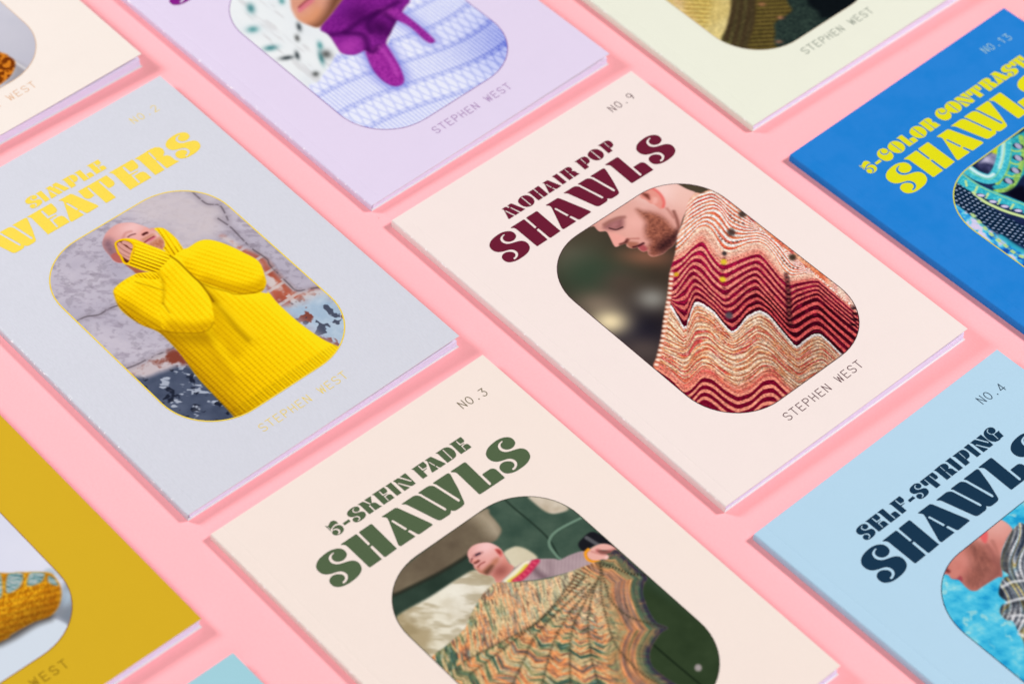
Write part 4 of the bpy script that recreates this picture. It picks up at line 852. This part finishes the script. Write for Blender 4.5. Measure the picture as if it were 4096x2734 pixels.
def print_obj(name, parts, zf, off, material, parent, W):
    """flat print lying on the cover: parts = [(verts2d, tris)]"""
    V, F = [], []
    for v2, tr in parts:
        b = len(V); V += [((u-.5)*W, (ASP/2-v)*W, zf(u, v)+off) for u, v in v2]; F += [tuple(b+i for i in reversed(t)) for t in tr]
    # make every face look up
    F2 = []
    for f in F:
        a, c, d = (V[i] for i in f); s = (c[0]-a[0])*(d[1]-a[1])-(c[1]-a[1])*(d[0]-a[0]); F2.append(f if s > 0 else tuple(reversed(f)))
    return mesh_obj(name, V, F2, material, parent)
def line_shapes(h, letters):
    out = []
    for ch, x, y in letters:
        sm, ol = GLYPHS[ch]; cs = []
        for o in ol:
            p = np.array(o).reshape(-1, 2)
            if sm: p = crom(p, True, 3)
            cs.append(p*h+np.array((x, y)))
        out.append(flat_shapes(cs))
    return out
# thin single-stroke capitals of the small lines; box 1 wide x 1.6 high, y down
def _arc(cx, cy, rx, ry, a0, a1, n=9): return [(cx+rx*math.cos(math.radians(a0+(a1-a0)*i/n)), cy+ry*math.sin(math.radians(a0+(a1-a0)*i/n))) for i in range(n+1)]
STROKES = {
 'S': [_arc(.5, .40, .46, .40, -20, -250, 10)+_arc(.5, 1.20, .48, .40, -75, 160, 10)],
 'T': [[(0, 0), (1, 0)], [(.5, 0), (.5, 1.6)]], 'E': [[(.95, 0), (.08, 0), (.08, 1.6), (.95, 1.6)], [(.08, .78), (.82, .78)]],
 'P': [[(.08, 1.6), (.08, 0), (.55, 0)]+_arc(.55, .42, .42, .42, -90, 90, 8)+[(.08, .84)]], 'H': [[(.08, 0), (.08, 1.6)], [(.92, 0), (.92, 1.6)], [(.08, .78), (.92, .78)]],
 'N': [[(.08, 1.6), (.08, 0), (.92, 1.6), (.92, 0)]], 'W': [[(0, 0), (.22, 1.6), (.5, .35), (.78, 1.6), (1, 0)]],
 'O': [_arc(.5, .8, .46, .8, 0, 360, 20)], '.': [[(.5, 1.44), (.5, 1.6)], [(.44, 1.52), (.56, 1.52)]],
 '1': [[(.2, .3), (.55, 0), (.55, 1.6)]], '2': [_arc(.5, .45, .44, .45, 195, 390, 9)+[(.06, 1.6), (.96, 1.6)]],
 '3': [[(.1, 0), (.9, 0), (.45, .62)]+_arc(.47, 1.10, .45, .5, -80, 155, 9)], '4': [[(.72, 1.6), (.72, 0), (.02, 1.15), (1, 1.15)]],
 '9': [_arc(.5, .47, .44, .47, 0, 360, 16), _arc(.5, .47, .44, 1.1, 0, 75, 6)]}
def stroke_shapes(text, start, step, cell, width):
    """cell = width of one letter box in page units"""
    out = []
    for i, ch in enumerate(text):
        if ch == ' ': continue
        ox = start[0]+step[0]*i-cell/2; oy = start[1]+step[1]*i-cell*.8; cs = []
        for st in STROKES[ch]:
            p = [np.array((ox+x*cell, oy+y*cell)) for x, y in st]
            for a, b2 in zip(p[:-1], p[1:]):
                d = b2-a; l = np.linalg.norm(d)
                if l < 1e-9: continue
                d = d/l; n = np.array((-d[1], d[0]))*width/2; e = d*width*.35
                cs.append([a-e+n, b2+e+n, b2+e-n, a-e-n])
        out.append(flat_shapes(cs, 'any'))
    return out
def rrect(u0, u1, v0, v1, r, n=14):
    p = []
    for cx, cy, a0 in ((u1-r, v0+r, -90), (u1-r, v1-r, 0), (u0+r, v1-r, 90), (u0+r, v0+r, 180)):
        for i in range(n+1): a = math.radians(a0+90*i/n); p.append((cx+r*math.cos(a), cy+r*math.sin(a)))
    return p

# ------------------------------------------------------------------ the table top
mesh_obj('table', [(-1.6, -.6, 2e-5), (1.6, -.6, 2e-5), (1.6, 2.6, 2e-5), (-1.6, 2.6, 2e-5)], [(0, 1, 2, 3)], m_table)['kind'] = 'structure'

# ------------------------------------------------------------------ the books
# cover colour, lettering colour, small-letter colour, picture outline colour, picture frame (u0, u1, v0, v1), number, author line (first, last letter), number line, label
BOOKS = {
 'A': dict(cover=(250, 238, 229), small=(238, 190, 150), rim=(236, 196, 160), frame=(.182, .8067, .41, 1.2825), author=((.3595, 1.334), (.6607, 1.3371)), label='cream paperback with pale orange lettering and an orange knit on a grey picture'),
 'B': dict(cover=(234, 220, 245), title=(140, 30, 142), small=(180, 146, 194), rim=(160, 110, 180), frame=(.1815, .8233, .41, 1.2785), author=((.3635, 1.3368), (.6573, 1.3434)), label='lavender paperback whose cover shows a purple scarf over a pale blue knitted sweater'),
 'C': dict(cover=(243, 244, 227), small=(150, 158, 144), rim=(226, 214, 190), frame=(.190, .82, .41, 1.2665), author=((.3658, 1.3184), (.655, 1.3227)), label='pale greenish-cream paperback with olive and dark green knits on its cover'),
 'D': dict(cover=(36, 134, 220), title=(232, 228, 24), small=(156, 200, 216), rim=(214, 214, 90), frame=(.1835, .815, .4035, 1.27), number=('NO.13', (.8047, .0896), (.9031, .0989)), author=((.3635, 1.332), (.6573, 1.336)), label='bright blue paperback titled 5-COLOR CONTRAST SHAWLS in yellow'),
 'E': dict(cover=(219, 220, 230), title=(255, 224, 84), small=(252, 222, 110), rim=(252, 220, 80), frame=(.190, .8138, .4037, 1.2711), number=('NO.2', (.817, .1063), (.897, .1077)), author=((.3558, 1.3401), (.6497, 1.3424)), label='silver-grey paperback with a yellow sweater and the yellow title SIMPLE SWEATERS'),
 'F': dict(cover=(252, 236, 231), title=(112, 30, 54), small=(96, 56, 64), rim=(70, 40, 44), frame=(.1995, .8345, .414, 1.2767), number=('NO.9', (.837, .0849), (.9172, .0831)), author=((.366, 1.3344), (.6589, 1.333)), label='blush paperback titled MOHAIR POP SHAWLS in maroon with a zigzag striped shawl'),
 'G': dict(cover=(252, 235, 225), title=(86, 104, 74), small=(112, 100, 66), rim=(70, 72, 58), frame=(.1949, .8159, .4276, 1.290), number=('NO.3', (.8322, .1026), (.9064, .1082)), author=((.3635, 1.340), (.6573, 1.342)), label='cream paperback titled 5-SKEIN FADE SHAWLS in dark green'),
 'H': dict(cover=(186, 220, 242), title=(22, 54, 80), small=(56, 78, 98), rim=(52, 70, 86), frame=(.1832, .815, .4155, 1.275), number=('NO.4', (.8236, .0953), (.8997, .1021)), author=((.3635, 1.336), (.6573, 1.338)), label='light blue paperback titled SELF-STRIPING SHAWLS in navy'),
 'I': dict(cover=(220, 178, 30), small=(164, 128, 26), rim=(150, 96, 40), frame=(.172, .7995, .41, 1.2705), author=((.3006, 1.3175), (.635, 1.3307)), label='mustard yellow paperback with a knitted sock on its cover'),
 'J': dict(cover=(166, 214, 226), small=(90, 120, 130), rim=(90, 120, 130), frame=None, label='plain teal paperback lying at the foot of the mustard yellow book'),
}
def make_book(key):
    B = BOOKS[key]; x0, y0, th, Wmm, t, lf = PLACE[key]; W = Wmm/1000; H = W*ASP; T = t/1000
    root = bpy.data.objects.new('book', None); C.objects.link(root); root.empty_display_size = .02
    ca, sa = math.cos(th), math.sin(th)
    root.location = (x0/1000+ca*W/2+sa*H/2, y0/1000+sa*W/2-ca*H/2, 0); root.rotation_euler = (0, 0, th)
    root['label'] = B['label']; root['category'] = 'book'; root['group'] = 'paperback knitting books laid out in a grid'
    rnd = random.Random(ord(key)); ph = rnd.random()*6
    def zc(u, v):
        w = min(max(v/ASP, 0), 1); u = min(max(u, 0), 1)
        return T+lf/1000*(.6+.4*w)*u**1.5-.00016*math.exp(-((u-.041)/.0032)**2)+.00006*math.sin(5*u+3.1*v+ph)
    mc = paper('cover_paper', B['cover'], .6, .12, .016 if key != 'E' else .035, 2200, .55 if key == 'D' else .15, (2, 128, 214) if key == 'D' else tuple(c*.975 for c in B['cover']), {'D': 0, 'H': .1, 'E': .9, 'B': .9}.get(key, .6), .10, (1, 1, 1) if key != 'E' else (1, .25, 1))
    r = .0009; ru = r/W
    us = [ru, ru*1.4, .011, .016, .022, .028, .032, .035, .038, .041, .044, .047, .05, .055, .062]+[.075+.0257*i for i in range(37)]; us = [u for u in us if u < .999]+[1.0]
    vsv = [ASP*i/34 for i in range(35)]
    cover = solid_sheet('front_cover', us, vsv, zc, .00030, mc, root, W, m_core, fold=1, inner=1)
    # spine: folds over from the front cover to the back cover
    prof = [(r-r*math.sin(a), T-r+r*math.cos(a)) for a in [math.pi/2*i/6 for i in range(7)]]
    rb = .0004; prof += [(rb-rb*math.cos(a), rb-rb*math.sin(a)) for a in [math.pi/2*i/3 for i in range(4)]]
    n = len(prof); th_ = .0003; V = []; F = []; fold = []
    cx = np.array([.002, T/2])
    for v in vsv:
        dz = zc(ru, v)-T
        for k, (px, pz) in enumerate(prof):
            V.append((px-W/2, (ASP/2)*W-v*W, pz+dz*(pz/T))); fold.append(math.exp(-((k-3)/1.6)**2))
        for px, pz in prof:
            d = cx-np.array((px, pz)); d = d/np.linalg.norm(d)*th_
            V.append((px+d[0]-W/2, (ASP/2)*W-v*W, pz+d[1]+dz*(pz/T))); fold.append(0)
    for j in range(len(vsv)-1):
        for k in range(n-1):
            a = j*2*n+k; F.append((a, a+1, a+2*n+1, a+2*n)); F.append((a+n, a+n+2*n, a+n+2*n+1, a+n+1))
    for j, rev in ((0, 0), (len(vsv)-1, 1)):
        b0 = len(V); V += V[j*2*n:(j+1)*2*n]; fold += [0]*(2*n)
        for k in range(n-1):
            a = b0+k; f = (a, a+n, a+n+1, a+1); F.append(f[::-1] if rev else f)
    sp = mesh_obj('spine', V, F, mc, root, True); at = sp.data.attributes.new('fold', 'FLOAT', 'POINT'); at.data.foreach_set('value', np.array(fold, np.float32))
    for p in list(sp.data.polygons)[-2*(n-1):]: p.use_smooth = False
    solid_sheet('back_cover', [rb/W, .25, .5, .75, 1.0], [0, ASP/2, ASP], lambda u, v: .00030, .00030, mc, root, W, m_core, inner=0)
    # pages: thin bundles of leaves, fanned a little under the loose cover
    nb = 7; z0, z1 = .00032, T-.00034; step = (z1-z0)/nb
    pus = [.010]+[.05+.0475*i for i in range(20)]; pus = pus+[.9955]
    for k in range(nb):
        g = ((k+1)/nb)**2*(.16+.10*rnd.random())*lf/1000; ju = rnd.uniform(-.0012, .0006); jv = rnd.uniform(-.0010, .0004)
        uu = [u+(ju if u > .9 else 0) for u in pus]
        gap = .00004 if k % 3 else .00016
        solid_sheet('page', uu, [.004, ASP/2, ASP-.0048+jv], lambda u, v, k=k, g=g: z0+step*(k+1)-gap*.5+g*(.6+.4*v/ASP)*max(u, 0)**1.6, step-gap, m_page, root, W)
    # print on the front cover
    if B.get('frame'):
        u0, u1, v0, v1 = B['frame']; R = .19
        o = .0020 if key in 'DE' else .0011; ring = flat_shapes([rrect(u0-o, u1+o, v0-o, v1+o, R+o), rrect(u0+o, u1-o, v0+o, v1-o, R-o)])
        print_obj('picture_outline', [ring], zc, 9e-5, ink('outline_ink', B['rim']), cover, W)
        nu, nv = 300, 400
        tt = np.linspace(0, 1, nv); vv = v0+(v1-v0)*(tt-.07*np.sin(2*math.pi*tt)/(2*math.pi)*1.6*2); dy = np.minimum(vv-v0, v1-vv); dy = np.clip(dy, 0, R)
        ins = R-np.sqrt(np.clip(R*R-(R-dy)**2, 0, None)); s = np.linspace(0, 1, nu)
        UU = (u0+ins)[:, None]+((u1-u0-2*ins)[:, None])*s[None]; VV = np.repeat(vv[:, None], nu, 1)
        col = PRINTS[key](UU.ravel(), VV.ravel(), ART[key]); g = col.mean(1, keepdims=True); col = (g+(col-g)*1.06-128)*1.08+126; col = np.clip(lin(np.clip(col, 0, 255))/LIT, 0, .95)
        w = np.clip(VV/ASP, 0, 1)
        Z = T+lf/1000*(.6+.4*w)*UU**1.5+.00006*np.sin(5*UU+3.1*VV+ph)+6e-5
        grid_obj('cover_picture', (UU-.5)*W, (ASP/2-VV)*W, Z, m_photo, cover, col)
    ls = LINES.get(key, {})
    for nm in ('title', 'subtitle'):
        if nm in ls: print_obj(nm+'_lettering', line_shapes(*ls[nm]), zc, 7e-5, ink('title_ink', B['title']), cover, W)
    mi = ink('small_ink', B['small'], .5)
    if B.get('author'):
        a, z = np.array(B['author'][0]), np.array(B['author'][1]); print_obj('author_lettering', stroke_shapes('STEPHEN WEST', a, (z-a)/11, .0178, .0030 if key in 'BC' else .0036 if key == 'I' else .0025), zc, 6e-5, mi, cover, W)
    if B.get('number'):
        tx, a, z = B['number']; a = np.array(a); z = np.array(z); print_obj('number_lettering', stroke_shapes(tx, a, (z-a)/(len(tx)-1), .0178, .0034 if key == 'D' else .0025), zc, 6e-5, mi, cover, W)
    return root
for key in BOOKS: make_book(key)
